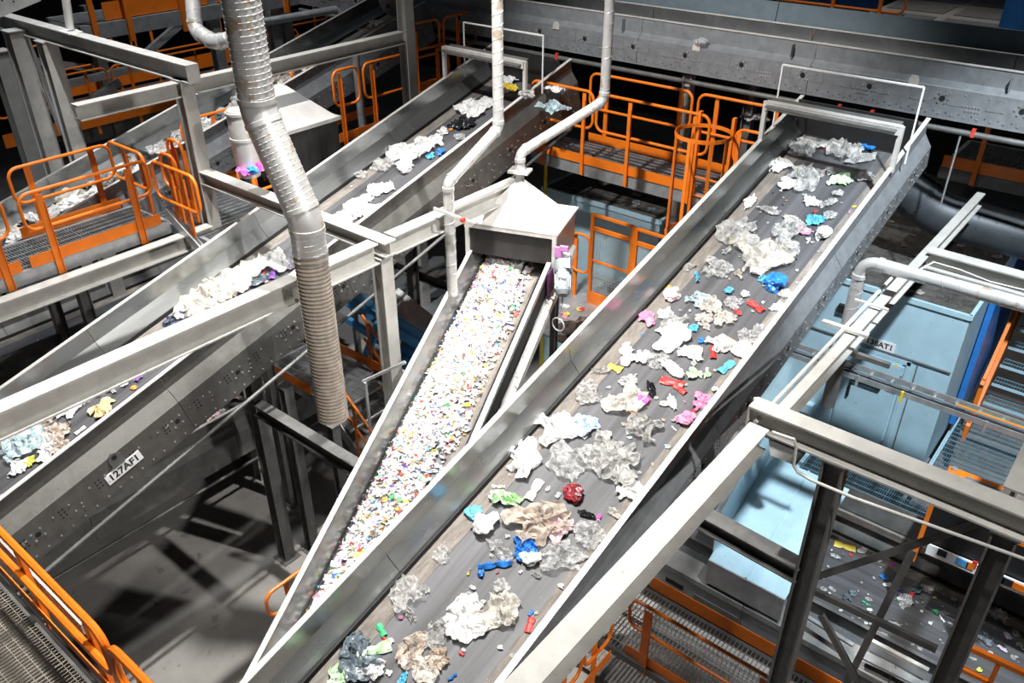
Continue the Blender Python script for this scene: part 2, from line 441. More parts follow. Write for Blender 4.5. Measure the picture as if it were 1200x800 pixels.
def conv_at(c, px, py, wv):
    """where the photograph's pixel meets the plane wv above the wall tops of conveyor c"""
    v = ray(px, py); o = Vector((0, 0, CAMZ)); P = c.O + c.n * wv
    t = (P - o).dot(c.n) / v.dot(c.n); return o + v * t
def conv_leg(c, u, q, z1off, label=None, m=None, wd=.14):
    p = conv_pt(c, u, q, z1off)
    o = MB().prof([(-wd/2, -wd/2), (wd/2, -wd/2), (wd/2, -wd/2+.014), (.006, -wd/2+.014), (.006, wd/2-.014), (wd/2, wd/2-.014), (wd/2, wd/2), (-wd/2, wd/2), (-wd/2, wd/2-.014), (-.006, wd/2-.014), (-.006, -wd/2+.014), (-wd/2, -wd/2+.014)], (p.x, p.y, .016), p, (1, 0, 0), (0, 1, 0))
    o.box((p.x, p.y, .008), (wd * 1.8, wd * 1.8, .016))
    return o.build('leg', m or darkbeam, c.root)

main = conveyor('wide_belt_conveyor', 'wide inclined belt conveyor in the foreground carrying scattered film waste', (-3.886, 0, 3.315), 0, 14.55, .6, 11.0, 1.5, .42, .26, npan=4)
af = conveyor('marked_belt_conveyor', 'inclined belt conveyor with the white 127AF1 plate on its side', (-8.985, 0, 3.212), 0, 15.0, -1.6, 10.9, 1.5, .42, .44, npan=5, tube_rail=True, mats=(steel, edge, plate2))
far = conveyor('distant_belt_conveyor', 'inclined belt conveyor behind the left orange walkway, heaped with pale waste', (-12.0, 0, 3.73), 0, 14.0, 2.4, 11.2, 1.15, .36, .30, npan=4)
FAZ, FINC = -19.7, 17.8
uL = -3.7022; s_ = Vector((math.cos(math.radians(FAZ)), -math.sin(math.radians(FAZ)), 0))
flk = conveyor('flake_conveyor', 'narrow inclined conveyor carrying a heap of shredded plastic flakes under the white hood', s_ * uL + Vector((0, 0, 9 - 7.45)), FAZ, FINC, 3.5, 10.3, 1.0, .26, .2, npan=1, slim=True, dust=(0, 1))
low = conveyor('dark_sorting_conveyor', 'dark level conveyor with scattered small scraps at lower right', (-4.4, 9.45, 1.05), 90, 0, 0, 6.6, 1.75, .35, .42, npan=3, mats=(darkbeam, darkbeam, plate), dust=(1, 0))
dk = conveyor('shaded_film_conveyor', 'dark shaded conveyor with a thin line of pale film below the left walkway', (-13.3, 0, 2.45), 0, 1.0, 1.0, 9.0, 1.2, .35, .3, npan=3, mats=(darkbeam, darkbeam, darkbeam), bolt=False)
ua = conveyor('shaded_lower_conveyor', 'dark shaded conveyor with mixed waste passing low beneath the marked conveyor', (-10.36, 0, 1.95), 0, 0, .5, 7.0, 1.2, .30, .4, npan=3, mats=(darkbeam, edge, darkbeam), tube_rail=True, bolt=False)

# main conveyor: legs, portal frame with black sheet for the shaded interior, pull-cord frame
for q in (3.2, 6.2, 9.2): conv_leg(main, .1, q, -.66)
for q in (5.4, 8.4): conv_leg(af, .1, q, -.84)
for q in (4, 7.5, 10.5):
    for u in (.0, 1.15): conv_leg(far, u, q, -.7)
for q in (4.2, 7.2, 9.6):
    for u in (-.02, 1.02): conv_leg(flk, u, q, -.30, wd=.08)
for c in (dk, ua):
    for q in (2.0, 5.5): conv_leg(c, .05, q, -.72)
for q in (.6, 3.2, 6.0):
    for u in (0, 1.75): conv_leg(low, u, q, -.8, wd=.1)
# flake conveyor: ledge plate on the right outside with stuck flakes, edge strips
MB().prof([(.06, -.30), (.14, -.36), (.14, -.46), (.06, -.46)], (1.0, 0, 0), (1.0, 6.6, 0), (1, 0, 0), (0, 0, 1)).build('ledge', edge, flk.root, local=True)
MB().prof([(.0, -.02), (.045, -.02), (.045, -.30), (.03, -.30)], (1.0, 0, 0), (1.0, 6.6, 0), (1, 0, 0), (0, 0, 1)).build('outer_skirt', rubber, flk.root, local=True)
def portal(c, q, ht, wob=.10, drop=.35, shade_sheet=True):
    L = q - c.q0; W = c.W; up = c.R.to_3x3().inverted() @ Vector((0, 0, 1))
    a = Vector((-.03, L, 0)); b = Vector((W + .03, L, 0))
    r = MB()
    r.bar(a + up * ht, b + up * ht, .09, .012, up); r.bar(a + up * (ht - .04) + Vector((0, -.045, 0)), b + up * (ht - .04) + Vector((0, -.045, 0)), .012, .08, up)
    for k in range(3):
        t = (k + .5) / 3
        r.box(a.lerp(b, t) + up * (ht - .04) + Vector((0, -.053, 0)), (W / 3 * .7, .004, .022), mi=1)
    for p in (a, b): r.bar(p - up * .05, p + up * ht, .05, .05, (0, 1, 0))
    r.build('portal_frame', [edge, hole], c.root, local=True)
    if shade_sheet:
        MB().box(((W) / 2, c.q1 - c.q0 - .22, -.16), (W - .05, .02, .46)).build('shade_sheet', rubber, c.root, local=True)  # black sheet stands in for the shade inside, behind the portal
        MB().box(((W) / 2, L + .12, ht * .93), (W, .24, .012)).build('cover_sheet', darkbeam, c.root, local=True)
    return
portal(main, 9.85, .46); portal(af, 9.75, .46)
def cord_frame(c, q, ht, u0, u1):
    L = q - c.q0; up = c.R.to_3x3().inverted() @ Vector((0, 0, 1))
    a = Vector((u0, L, 0)); b = Vector((u1, L, 0))
    MB().bar(a - up * .1, a + up * ht, .017, .017).bar(b - up * .1, b + up * ht, .017, .017).bar(a + up * ht, b + up * ht, .017, .017).build('cord_frame', white, c.root, local=True)
cord_frame(main, 10.15, .75, -.02, 1.58); cord_frame(af, 10.05, .70, .12, 1.62)
# identification plates
q_ = conv_at  # placed on the slate frame plate of the marked conveyor
pc = at(146, 548, x=-7.485 + .12)
lc = c_loc = MATX[af.root.name].inverted() @ pc
sign(af.root, Matrix.Translation((1.5 + .10 + .008, lc.y, lc.z)) @ Matrix(((0, 0, 1, 0), (1, 0, 0, 0), (0, 1, 0, 0), (0, 0, 0, 1))), .42, .125, '127AF1', .115, 'white plate reading 127AF1')
# lifting lug on the same plate
lg = MB(); p = Vector((1.5 + .115, lc.y - .02, lc.z + .17))
lg.prof([(-.07, -.09), (.07, -.09), (.07, .02), (.04, .07), (0, .09), (-.04, .07), (-.07, .02)], p, p + Vector((.014, 0, 0)), (0, 1, 0), (0, 0, 1))
lg.build('lifting_lug', darkbeam, af.root, local=True)
MB().disc(p + Vector((.014, 0, .03)), (1, 0, 0), .03, .003, 10).build('lug_hole', hole, af.root, local=True)

# ------------------------------------------------------------------ cross conveyor at the top
def cross_conveyor():
    y = 11.05; x0, x1 = -14.5, 1.2
    root = empty('cross_conveyor', loc=(x0, y, 6.0)); tag(root, 'long level conveyor with bolted grey side plate crossing the top', 'conveyor')
    pl = 2.62; n = int((x1 - x0) / pl) + 1
    pp = [(0, 0), (0, .36), (.006, .36), (.006, 0)]
    pa = MB().prof([(0, .0), (0, .355), (.10, .42), (.10, .62), (.14, .62), (.14, .612), (.108, .612), (.108, .415), (.008, .35), (.008, .0)], (0, 0, 0), (pl - .008, 0, 0), (0, 1, 0), (0, 0, 1)).mesh('side_plate', plate)
    pb = MB().prof([(0, .30), (0, .62), (.05, .62), (.05, .612), (.008, .612), (.008, .30)], (0, 0, 0), (pl - .012, 0, 0), (0, 1, 0), (0, 0, 1)).mesh('back_panel', steel)
    pc_ = MB().prof([(0, .6), (.05, .92), (.09, .92), (.09, .6)], (0, 0, 0), (pl * 1.3 - .012, 0, 0), (0, 1, 0), (0, 0, 1)).mesh('cover_panel', slate)
    for i in range(n):
        o = bpy.data.objects.new('side_plate', pa); link(o); o.parent = root; o.location = (i * pl, 0, 0)
        o = bpy.data.objects.new('back_panel', pb); link(o); o.parent = root; o.location = (i * pl - .5, 1.25, -.05)
        s = MB().box((x0 + i * pl - .3, y + .05, 6.5), (.012, .10, .16)); s.build('stiffener', plate, root)
    for i in range(int(n / 1.3) + 1):
        o = bpy.data.objects.new('cover_panel', pc_); link(o); o.parent = root; o.location = (i * pl * 1.3 - .9, 1.42, -.10)
    MB().box(((x0 + x1) / 2, y + .65, 6.28), (x1 - x0, 1.2, .03)).build('belt', belt, root)
    MB().box(((x0 + x1) / 2, y + .115, 6.626), (x1 - x0, .06, .01)).build('top_flange', edge, root)
    MB().box(((x0 + x1) / 2, y + 1.27, 6.576), (x1 - x0, .06, .01)).build('top_flange', edge, root)
    MB().box(((x0 + x1) / 2, y + .03, 5.995), (x1 - x0, .07, .012)).build('bottom_flange', plate, root)
    b = MB(); h = MB(); x = x0 + .1; k = 0; Nn = (0, -1, 0)
    while x < x1 - .1:
        yy = y - .002
        b.disc((x, yy, 6.05), Nn, .011, .008, 6); h.disc((x + .08, yy, 6.07), Nn, .008, .002, 6)
        if k % 3 == 0:
            for a in (-.045, 0, .045):
                for c in (-.018, .018): h.disc((x + c, yy, 6.24 + a * .8), Nn, .011, .002, 6)
            for a, c in ((-.07, .06), (.10, .06), (.10, -.06), (-.07, -.06)): b.disc((x + a, yy, 6.24 + c), Nn, .009, .008, 6)
            b.box((x + .02, yy - .001, 6.24), (.20, .004, .15), mi=1)
        if k % 6 == 5:
            h.disc((x, yy - .004, 6.23), Nn, .033, .004, 12)
            for a in range(6): b.disc((x + .075 * math.cos(a * 1.05), yy, 6.23 + .06 * math.sin(a * 1.05)), Nn, .013, .01, 6)
        if k % 9 == 4:
            for a in range(5):
                for c in (0, .05): b.disc((x + a * .035, yy, 6.13 + c), Nn, .010, .008, 6)
        x += .145; k += 1
    tag(b.build('bolts', [boltm, plate], root), kind='stuff'); tag(h.build('holes', hole, root), kind='stuff')
    MB().cyl((x0, y - .02, 5.88), (x1, y - .02, 5.88), .035, 10).build('tube_rail', darkbeam, root, smooth=True)
    for px in (652, 985, 1023, 1143):
        p = at(px, 58 + (px - 652) * .18, y=y - .05); MB().box((p.x, y - .03, 5.9), (.04, .05, .1)).build('pull_switch', redp, root)
    for px in (652, 700 + 116, 1070):
        p = at(px, 34 + (px - 652) * .155, y=y)
        lgb = MB().prof([(-.06, 0), (.06, 0), (.06, .06), (.035, .11), (-.035, .11), (-.06, .06)], p, p + Vector((0, -.015, 0)), (1, 0, 0), (0, 0, 1))
        lgb.build('lifting_lug', edge, root)
cross_conveyor()

# ------------------------------------------------------------------ steel frames
G = 'grey frame steelwork'
post('grey steel column left of the spiral duct, behind the marked conveyor', -9.72, 5.5, 0, 6.36, .18)
post('bright steel column holding the beam corner beside the flake conveyor', -6.34, 5.5, 0, 5.0, .17)
post('tall grey column rising behind the marked conveyor near the cross conveyor', -9.68, 9.3, 0, 8.2, .18)
beam('steel_beam', 'beam with bright top running left from the column head at upper left', (-9.45, 5.5, 6.58), (-14.6, 5.5, 6.58), .22, .17, cap=True)
beam('steel_beam', 'horizontal beam crossing over the marked conveyor behind the spiral duct', (-9.63, 5.5, 5.22), (-6.18, 5.5, 5.22), .17, .17)
beam('steel_beam', 'long pale beam running across the front of the marked conveyor', (-6.32, .3, 5.22), (-6.32, 5.38, 5.22), .24, .17)
beam('steel_beam', 'pale beam running from the corner column behind the white hood', (-6.32, 5.62, 5.22), (-6.32, 7.8, 5.22), .22, .17)
beam('steel_beam', 'upper beam passing behind the spiral duct to the tall column', (-9.68, 5.62, 6.36), (-9.68, 9.2, 6.36), .18, .15)
beam('steel_beam', 'short upper beam left of the column head above the orange walkway', (-9.68, 4.12, 6.36), (-9.68, 5.38, 6.36), .18, .15)
beam('steel_beam', 'grey beam carrying the left orange walkway', (-9.6, 1.2, 4.5), (-9.6, 5.4, 4.5), .22, .16)
beam('steel_beam', 'long bright topped beam along the right side of the wide conveyor', (-1.75, .4, 5.12), (-1.75, 5.12, 5.12), .20, .16)
beam('steel_beam', 'narrow pale beam continuing over the light blue booth', (-1.73, 5.30, 5.08), (-1.73, 11.6, 5.02), .18, .10)
beam('steel_beam', 'pale cross beam in front of the light blue booth', (-1.86, 5.22, 5.24), (1.6, 5.22, 5.24), .20, .16, cap=True)
beam('steel_beam', 'beam end meeting the pale cross beam at the right edge', at(1190, 580, z=5.24) + Vector((0, .05, 0)), at(1190, 580, z=5.24) + Vector((0, 3.2, 0)), .2, .17)
beam('steel_beam', 'pale beam over the booth roof running to the right edge', (-1.70, 9.25, 5.1), (1.6, 9.15, 5.1), .2, .17)
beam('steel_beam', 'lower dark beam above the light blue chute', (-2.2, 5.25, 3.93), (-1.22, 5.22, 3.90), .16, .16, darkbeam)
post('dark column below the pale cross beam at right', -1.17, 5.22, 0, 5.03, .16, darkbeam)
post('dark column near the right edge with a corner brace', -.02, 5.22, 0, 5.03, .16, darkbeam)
def brace(label, a, b, wd=.06, m=None, name='brace'):
    mb = MB().bar(a, b, wd, .008, (0, -1, 0)); d = (Vector(b) - Vector(a)).normalized()
    mb.bar(Vector(a) + Vector((0, .03, 0)), Vector(b) + Vector((0, .03, 0)), .008, wd, (0, -1, 0))
    return tag(mb.build(name, m or darkbeam), label, 'brace')
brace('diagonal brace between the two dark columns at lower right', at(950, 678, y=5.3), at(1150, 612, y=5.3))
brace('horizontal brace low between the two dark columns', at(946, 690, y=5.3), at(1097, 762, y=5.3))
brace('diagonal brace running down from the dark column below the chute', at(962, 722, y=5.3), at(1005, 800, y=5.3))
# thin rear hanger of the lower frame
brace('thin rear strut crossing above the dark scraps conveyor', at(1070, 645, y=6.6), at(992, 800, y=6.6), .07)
# upper left portal of posts
def far_post(label, a, b, x, wd=.2, m=None):
    p = at(*a, x=x); q = at(*b, x=x); z1 = p.z
    return post(label, p.x, p.y, 0, z1, wd, m or beamgrey)
far_post('broad grey column at the far left edge under the beam end', (16, 36), (50, 160), -13.9, .24)
far_post('grey column under the left beam beside the white pipe post', (54, 48), (90, 160), -13.2, .22)
far_post('dim grey column standing at the far left edge', (-2, 60), (20, 160), -15.5, .26)
brace('slender diagonal brace beside the far left columns', at(24, 34, y=5.5), at(72, 158, y=5.5), .10, beamgrey)
tag(MB().cyl(at(72, -40, y=5.5), at(82, 33, y=5.5), .055, 12).box(at(83, 38, y=5.5) + Vector((0, 0, .01)), (.3, .2, .02)).cyl(at(82, 33, y=5.5), at(83, 38, y=5.5), .022, 8).build('pipe_post', white, smooth=True), 'white pipe post with foot plate standing on the left beam', 'post')
# perforated plate at the very corner
mb = MB(); a = at(-30, 33, x=-11.2); b = at(48, 1, x=-11.2); tk = Vector((-.03, 0, 0))
mb.hexa([a + tk, a, b, b + tk] + [p_ + Vector((0, 0, .7)) for p_ in (a + tk, a, b, b + tk)])
hb = MB(); rr = random.Random(5)
for i in range(22):
    p = a.lerp(b, rr.random()) + Vector((.001, 0, rr.uniform(.05, .5))); hb.disc(p, (1, 0, 0), .012, .002, 6)
o = mb.build('corner_side_plate', galv); tag(o, 'pale perforated side plate at the top left corner', 'plate')
tag(hb.build('holes', hole, o), kind='stuff')
# far upper-left walkway in orange
def simple_bar(name, label, cat, a, b, wd, ht, m, grp=None):
    return tag(MB().bar(a, b, wd, ht).build(name, m), label, cat, grp)
ex = -15.6
za = at(95, 40, x=ex).z
E0 = at(95, 40, x=ex); E1 = Vector((ex, 14.5, E0.z))
rt = empty('upper_walkway', loc=E0); tag(rt, 'orange walkway with grey channel edge high at upper left', 'platform')
MB().bar(E0, E1, .08, .26).build('edge_channel', galv, rt)
MB().bar(E0 + Vector((-.03, .5, .30)), E1 + Vector((-.03, 0, .30)), .02, .30).build('toe_board', orange, rt)
for t in (.25, .9, 2.0, 3.2, 4.4, 5.6, 6.8):
    MB().bar(E0 + Vector((.05, t, -.25)), E0 + Vector((.05, t, 1.3)), .10, .05, (1, 0, 0)).build('post', orange, rt)
MB().tube([E0 + Vector((.02, .2, 1.25)), E1 + Vector((.02, 0, 1.25))], .03, 8).build('top_rail', orange, rt, smooth=True)
MB().tube([E0 + Vector((.02, .2, .8)), E1 + Vector((.02, 0, .8))], .03, 8).build('mid_rail', orange, rt, smooth=True)
grating('deck', E0 + Vector((-1.2, 0, .13)), (1, 0, 0), (0, 1, 0), 1.2, 8, grat, rt, .05)
MB().bar(E0 + Vector((-1.2, 0, 0)), E1 + Vector((-1.2, 0, 0)), .08, .26).build('edge_channel', galv, rt)
railing('thin orange railing in the shadows behind the left columns', at(8, 175, x=-16.8), at(8, 175, x=-16.8) + Vector((0, 7, 0)), [(0, 2.2), (2.3, 4.6), (4.7, 6.9)], [.4, 1.8, 2.7, 4.2, 5.1, 6.5], toe_h=.25)
railing('thin orange railing low in the shadows under the upper left walkway', at(20, 128, x=-17.8), at(20, 128, x=-17.8) + Vector((0, 8, 0)), [(0, 2.6), (2.7, 5.2), (5.3, 7.9)], [.4, 2.2, 3.1, 4.8, 5.7, 7.5], toe_h=.3)
bf = empty('background_frame', loc=(-17, 6, 0)); tag(bf, 'dim frame of girders in the shadows behind the far left columns', 'frame')
for i, (a, b, x) in enumerate((((30, 110), (200, 70), -17), ((0, 66), (150, 86), -17.4), ((105, 118), (140, 96), -16), ((172, 62), (218, 22), -16.4))):
    MB().bar(at(*a, x=x), at(*b, x=x - (.0 if i != 1 else 1.2)), .10, .14).build('girder', galv, bf)
p = at(60, 150, x=-18.4); MB().bar(p, p + Vector((0, 9, 0)), 1.6, .5).build('channel', darkbeam, bf)
for y_ in (p.y + 1, p.y + 5): MB().box((-17.6, y_, 3), (.2, .2, 6)).build('leg', darkbeam, bf)
for i, (px, y0, y1, x) in enumerate(((318, 10, 90, -14.9 - .9), (332, 2, 70, -15.9), (252, 40, 110, -15.7))):
    p = at(px, y0, x=x); post(['grey column just right of the spiral duct top', 'thin bluish column in the shadows right of the duct', 'short grey column left of the spiral duct top'][i], p.x, p.y, 0, p.z + 1.2, .2, galv)
# sloping pipe frame over the distant conveyor
mb = MB().tube([at(308, 26, x=-13.6), at(394, 11, x=-13.3), at(402, 20, x=-13.2), at(414, 46, x=-13.1)], .07, 10)
tag(mb.build('bridging_pipe', galv, smooth=True), 'grey pipe bend bridging the distant conveyor right of the duct', 'pipe')
tag(MB().cyl(at(416, 58, x=-10.6), (at(416, 58, x=-10.6).x, at(416, 58, x=-10.6).y, 0), .06, 10).build('support_pipe', galv, smooth=True), 'rusty thin pipe post under the upper beam', 'post')

# ------------------------------------------------------------------ ducts
def duct_path(pts, r, bend, n=5):
    P = [Vector(p) for p in pts]; out = [P[0]]
    for i in range(1, len(P) - 1):
        a = (P[i - 1] - P[i]).normalized(); b = (P[i + 1] - P[i]).normalized()
        for k in range(n + 1):
            t = k / n; out.append((P[i] + a * bend) * (1 - t) ** 2 + P[i] * 2 * t * (1 - t) + (P[i] + b * bend) * t * t)
    out.append(P[-1]); return out
def helix(p0, p1, r, pitch, rs, n=14):
    p0 = Vector(p0); p1 = Vector(p1); d = (p1 - p0); L = d.length; d.normalize()
    u = d.cross(Vector((0, 1, 0))).normalized(); v = d.cross(u); k = int(L / pitch * n)
    return [p0 + d * (L * i / k) + (u * math.cos(2 * math.pi * i / n) + v * math.sin(2 * math.pi * i / n)) * r for i in range(k + 1)]
def spiral_duct(name, label, pts, r, bend=.12, pitch=.09, m=None, collars=(), seam=.004, n=20, base=None):
    m = m or duct
    root = empty(name, loc=base or pts[-1]); tag(root, label, 'duct')
    MB().tube(duct_path(pts, r, bend), r, n).build('pipe', m, root, smooth=True)
    for i in range(len(pts) - 1):
        a, b = Vector(pts[i]), Vector(pts[i + 1]); d = (b - a).normalized()
        a2 = a + d * (bend if i else 0); b2 = b - d * (bend if i < len(pts) - 2 else 0)
        MB().tube(helix(a2, b2, r, pitch, seam), seam, 4).build('spiral_seam', m, root)
        for e in ([a2] if i else []) + ([b2] if i < len(pts) - 2 else []):
            MB().tube([e - d * .025, e - d * .022, e + d * .022, e + d * .025], [r, r + .008, r + .008, r], n).build('collar', m, root, smooth=True)
    return root
def vdrop(p, px, py):      # point straight above/below p that shows at the given pixel row
    v = ray(px, py); t = math.hypot(p.x, p.y) / math.hypot(v.x, v.y)
    return Vector((p.x, p.y, CAMZ + v.z * t))
J2 = at(358, 256, d=7.62); J1 = at(303, 130, d=7.30)
T0 = Vector((J1.x, J1.y, vdrop(J1, 281, 0).z + 1.0)); B0 = vdrop(J2, 388, 488)
big = spiral_duct('exhaust_duct', 'large dusty spiral duct with an offset bend and flexible hose below', [T0, J1, J2, J2 - Vector((0, 0, .34))], .160, .10, .052, n=28, seam=.005, base=B0)
# corrugated hose
zs = J2.z - .30; k = 46; path = []; rad = []
for i in range(k * 4 + 1):
    z = zs + (B0.z - zs) * i / (k * 4); path.append(Vector((J2.x, J2.y, z))); rad.append(.150 + .012 * (.5 + .5 * math.cos(i * math.pi / 2)))
MB().tube(path, rad, 24).build('flexible_hose', hose, big, smooth=True)
for z in (zs - .03, zs - .09): MB().tube([(J2.x, J2.y, z - .008), (J2.x, J2.y, z + .008)], .168, 24).build('hose_clamp', boltm, big, smooth=True)
# thin duct to the left of the white hood
a = at(584, 150, d=9.7); top = Vector((a.x, a.y, vdrop(a, 582, 0).z + .8)); b = at(525, 214, d=9.35); bot = vdrop(b, 529, 345)
d1 = spiral_duct('thin_duct', 'thin pipe with a slanted offset beside the white hood', [top, a, b, bot], .062, .07, .13, n=16, seam=.004)
mb = MB().bar(at(508, 244, d=9.4), at(556, 262, d=9.4), .03, .03); mb.build('bracket', edge, d1)
tag(MB().cyl(at(541, 257, d=9.35), at(544, 258, d=9.33), .03, 8).build('lamp_cap', redp, d1), None)
# hood geometry is in the flake conveyor's directions
D_ = Vector((math.sin(math.radians(FAZ)), math.cos(math.radians(FAZ)), 0)); S_ = Vector((math.cos(math.radians(FAZ)), -math.sin(math.radians(FAZ)), 0))
fl0 = conv_pt(flk, -.03, 9.36, 0)                    # front left foot of the hood on the wall top
def hp(u, v, z): return fl0 + S_ * u + D_ * v + Vector((0, 0, z))
HW, HL, HT = 1.10, .86, .38
hood = empty('extraction_hood', loc=hp(HW / 2, HL / 2, -.3)); tag(hood, 'white pyramid extraction hood over the top of the flake conveyor', 'hood')
MB().hexa([hp(-.01, 0, -.02), hp(HW + .01, 0, -.02), hp(HW + .01, .02, -.02), hp(-.01, .02, -.02), hp(-.01, 0, HT), hp(HW + .01, 0, HT), hp(HW + .01, .02, HT), hp(-.01, .02, HT)]).build('front_curtain', hoodd, hood)
for u in (-.02, HW + .02):
    MB().hexa([hp(u - .012, 0, -.1), hp(u + .012, 0, -.1), hp(u + .012, HL, -.1), hp(u - .012, HL, -.1), hp(u - .012, 0, HT), hp(u + .012, 0, HT), hp(u + .012, HL, HT), hp(u - .012, HL, HT)]).build('side_panel', steel, hood)
    MB().bar(hp(u, -.02, -.12), hp(u, -.02, HT), .045, .045, D_).build('corner_post', edge, hood)
MB().hexa([hp(0, HL - .02, -.1), hp(HW, HL - .02, -.1), hp(HW, HL, -.1), hp(0, HL, -.1), hp(0, HL - .02, HT), hp(HW, HL - .02, HT), hp(HW, HL, HT), hp(0, HL, HT)]).build('back_panel', steel, hood)
mb = MB().box(hp(HW / 2, HL / 2, HT + .012), (HW + .12, HL + .08, .024), S_, D_); mb.box(hp(HW / 2, -.03, HT - .015), (HW + .1, .02, .05), S_, D_)
mb.build('rim', edge, hood)
bz = HT + .024; q = [hp(.06, .0, bz), hp(HW - .14, .0, bz), hp(HW - .14, HL - .04, bz), hp(.06, HL - .04, bz)]
ap = hp(HW / 2 - .03, HL / 2, bz + .46)
tq = [ap + S_ * i * .035 + D_ * j * .035 for i, j in ((-1, -1), (1, -1), (1, 1), (-1, 1))]
MB().hexa(q + tq).build('pyramid', hoodw, hood)
MB().cyl(ap - Vector((0, 0, .05)), ap + Vector((0, 0, .10)), .055, 14).build('spigot', galv, hood, smooth=True)
MB().box(ap + Vector((0, 0, .11)), (.26, .20, .03), S_, D_).build('flange_plate', edge, hood)
# thin duct down to the hood
e0 = ap + Vector((0, 0, .12)); e1 = ap + Vector((0, 0, .34))
f1 = at(708, 118, d=depth(e1) + .25); ft = Vector((f1.x, f1.y, vdrop(f1, 718, 0).z + .8))
spiral_duct('thin_duct', 'thin pipe dropping past the orange platform down to the white hood', [ft, f1, e1, e0], .062, .09, .13, n=16, seam=.004, base=e0)
# duct over the booth
g1 = Vector((-2.02, 7.95, 5.36)); g0 = Vector((-2.02, 7.95, 4.35)); g2 = Vector((1.5, 7.95, 5.36))
spiral_duct('thin_duct', 'pale pipe bending over the light blue booth toward the right edge', [g2, g1, g0], .066, .17, .16, n=16, seam=.003)
tag(MB().cyl(g0 - Vector((0, 0, .75)), g0 + Vector((0, 0, .05)), .072, 14).box(g0 + Vector((.2, -.05, .0)), (.62, .05, .05)).build('pipe_stub', darkbeam, smooth=True), 'dark pipe stub with bracket below the pale pipe bend', 'pipe')
# small duct at upper left
spiral_duct('thin_duct', 'small pipe elbow beside the top of the spiral duct', [at(220, -60, d=11.6), at(229, 36, d=11.8), at(252, 50, d=11.6), at(285, 42, d=11.3)], .105, .12, .16, n=16, seam=.004)
# large dark duct at right
spiral_duct('large_dark_duct', 'large dark round duct in the shadow under the cross conveyor at right', [at(1050, 205, d=11.6), at(1095, 250, d=11.6), at(1260, 292, d=10.9)], .30, .28, .22, ductdark, n=24, seam=.006)

# ------------------------------------------------------------------ motor by the hood
mo = conv_pt(flk, 1.22, 9.25, -.10)
mt = empty('gear_motor', loc=mo - Vector((0, 0, .3))); tag(mt, 'grey gear motor on the side of the flake conveyor head', 'motor')
ax = (S_ * .25 - D_ * .75 - Vector((0, 0, .62))).normalized()
m0 = mo + Vector((0, 0, .12)); 
MB().tube([m0 + ax * t for t in (.05, .06, .30, .31, .36)], [.06, .085, .085, .095, .06], 16).build('motor_body', gmotor, mt, smooth=True)
fb = MB()
for i in range(10):
    a_ = i * math.pi / 5; u_ = ax.cross(Vector((0, 0, 1))).normalized(); v_ = ax.cross(u_)
    c_ = (u_ * math.cos(a_) + v_ * math.sin(a_)); fb.bar(m0 + ax * .08 + c_ * .088, m0 + ax * .27 + c_ * .088, .006, .02, c_)
fb.build('cooling_fins', gmotor, mt)
MB().box(m0 + ax * .17 + Vector((0, 0, .09)) - D_ * .03, (.09, .11, .06), S_, ax).build('terminal_box', gmotor, mt)
MB().tube([m0 - ax * .16, m0 - ax * .14, m0 + ax * .02, m0 + ax * .05], [.07, .10, .10, .085], 12).box(m0 - ax * .08 + S_ * .06, (.10, .20, .20), S_, ax, S_.cross(ax)).build('gearbox', gmotor, mt, smooth=True)
tag(MB().box(m0 + Vector((-.02, .02, .20)) - S_ * .05, (.10, .04, .13), S_, D_).box(m0 + Vector((0, 0, .27)) + S_ * .01, (.10, .04, .06), S_, D_).build('guard', pinkp, mt), 'pink guard plate')
tag(MB().box(mo - S_ * .14 - Vector((0, 0, .12)), (.02, .30, .42), S_, D_).build('mount_plate', purp, mt), 'dark purple mounting plate')
cb = [m0 + ax * .20, m0 + ax * .25 - Vector((0, 0, .25)), m0 + ax * .28 - Vector((.05, 0, .42))]
for i in range(13):
    a_ = i / 12 * 2 * math.pi; cb.append(m0 + ax * .28 + Vector((-.05 + .09 * math.sin(a_), 0, -.51 + .09 * math.cos(a_))))
MB().tube(cb, .010, 6).build('cable_coil', edge, mt, smooth=True)

# ------------------------------------------------------------------ central orange platform, ladder cage
PZ = 4.72
platform('grey grating platform with orange toe boards behind the white hood', -7.75, -3.98, 9.98, 10.85, PZ, 'x', .18)
railing('front orange railing of the platform behind the white hood', (-7.75, 9.95, PZ), (-4.9, 9.95, PZ), [(0, 1.12), (1.18, 2.95)], [.22, .98, 1.75, 2.75], group=None, side=(0, -1, 0))
railing('back orange railing of the platform under the cross conveyor', (-7.3, 10.85, PZ), (-4.0, 10.85, PZ), [(0, 1.75), (1.85, 3.25)], [.28, 1.55, 2.12, 3.0], side=(0, 1, 0))
cage = empty('ladder_cage', loc=(-4.72, 9.62, 2.2)); tag(cage, 'orange ladder safety cage beside the wide conveyor', 'ladder')
cx, cy, cr = -4.70, 9.60, .36
for z in (5.68, 4.30, 3.2):
    pts = [(cx + cr * math.cos(a), cy + cr * math.sin(a), z) for a in [i * 2 * math.pi / 28 for i in range(28)]]
    mb = MB(); n = 28
    for i in range(n):
        p, q2 = Vector(pts[i]), Vector(pts[(i + 1) % n]); mb.bar(p, q2, .008, .05)
    mb.build('hoop', orange, cage, smooth=True)
for a in (180, 225, 270, 315, 350):
    a = math.radians(a); p = Vector((cx + cr * math.cos(a), cy + cr * math.sin(a), 0)); t = Vector((-math.sin(a), math.cos(a), 0))
    MB().box((p.x, p.y, 4.44), (.045, .007, 2.5), t, Vector((math.cos(a), math.sin(a), 0))).build('cage_strip', orange, cage)
for x in (cx - .24, cx + .24): MB().box((x, cy + .34, 3.9), (.04, .07, 3.9)).build('stile', orange, cage)
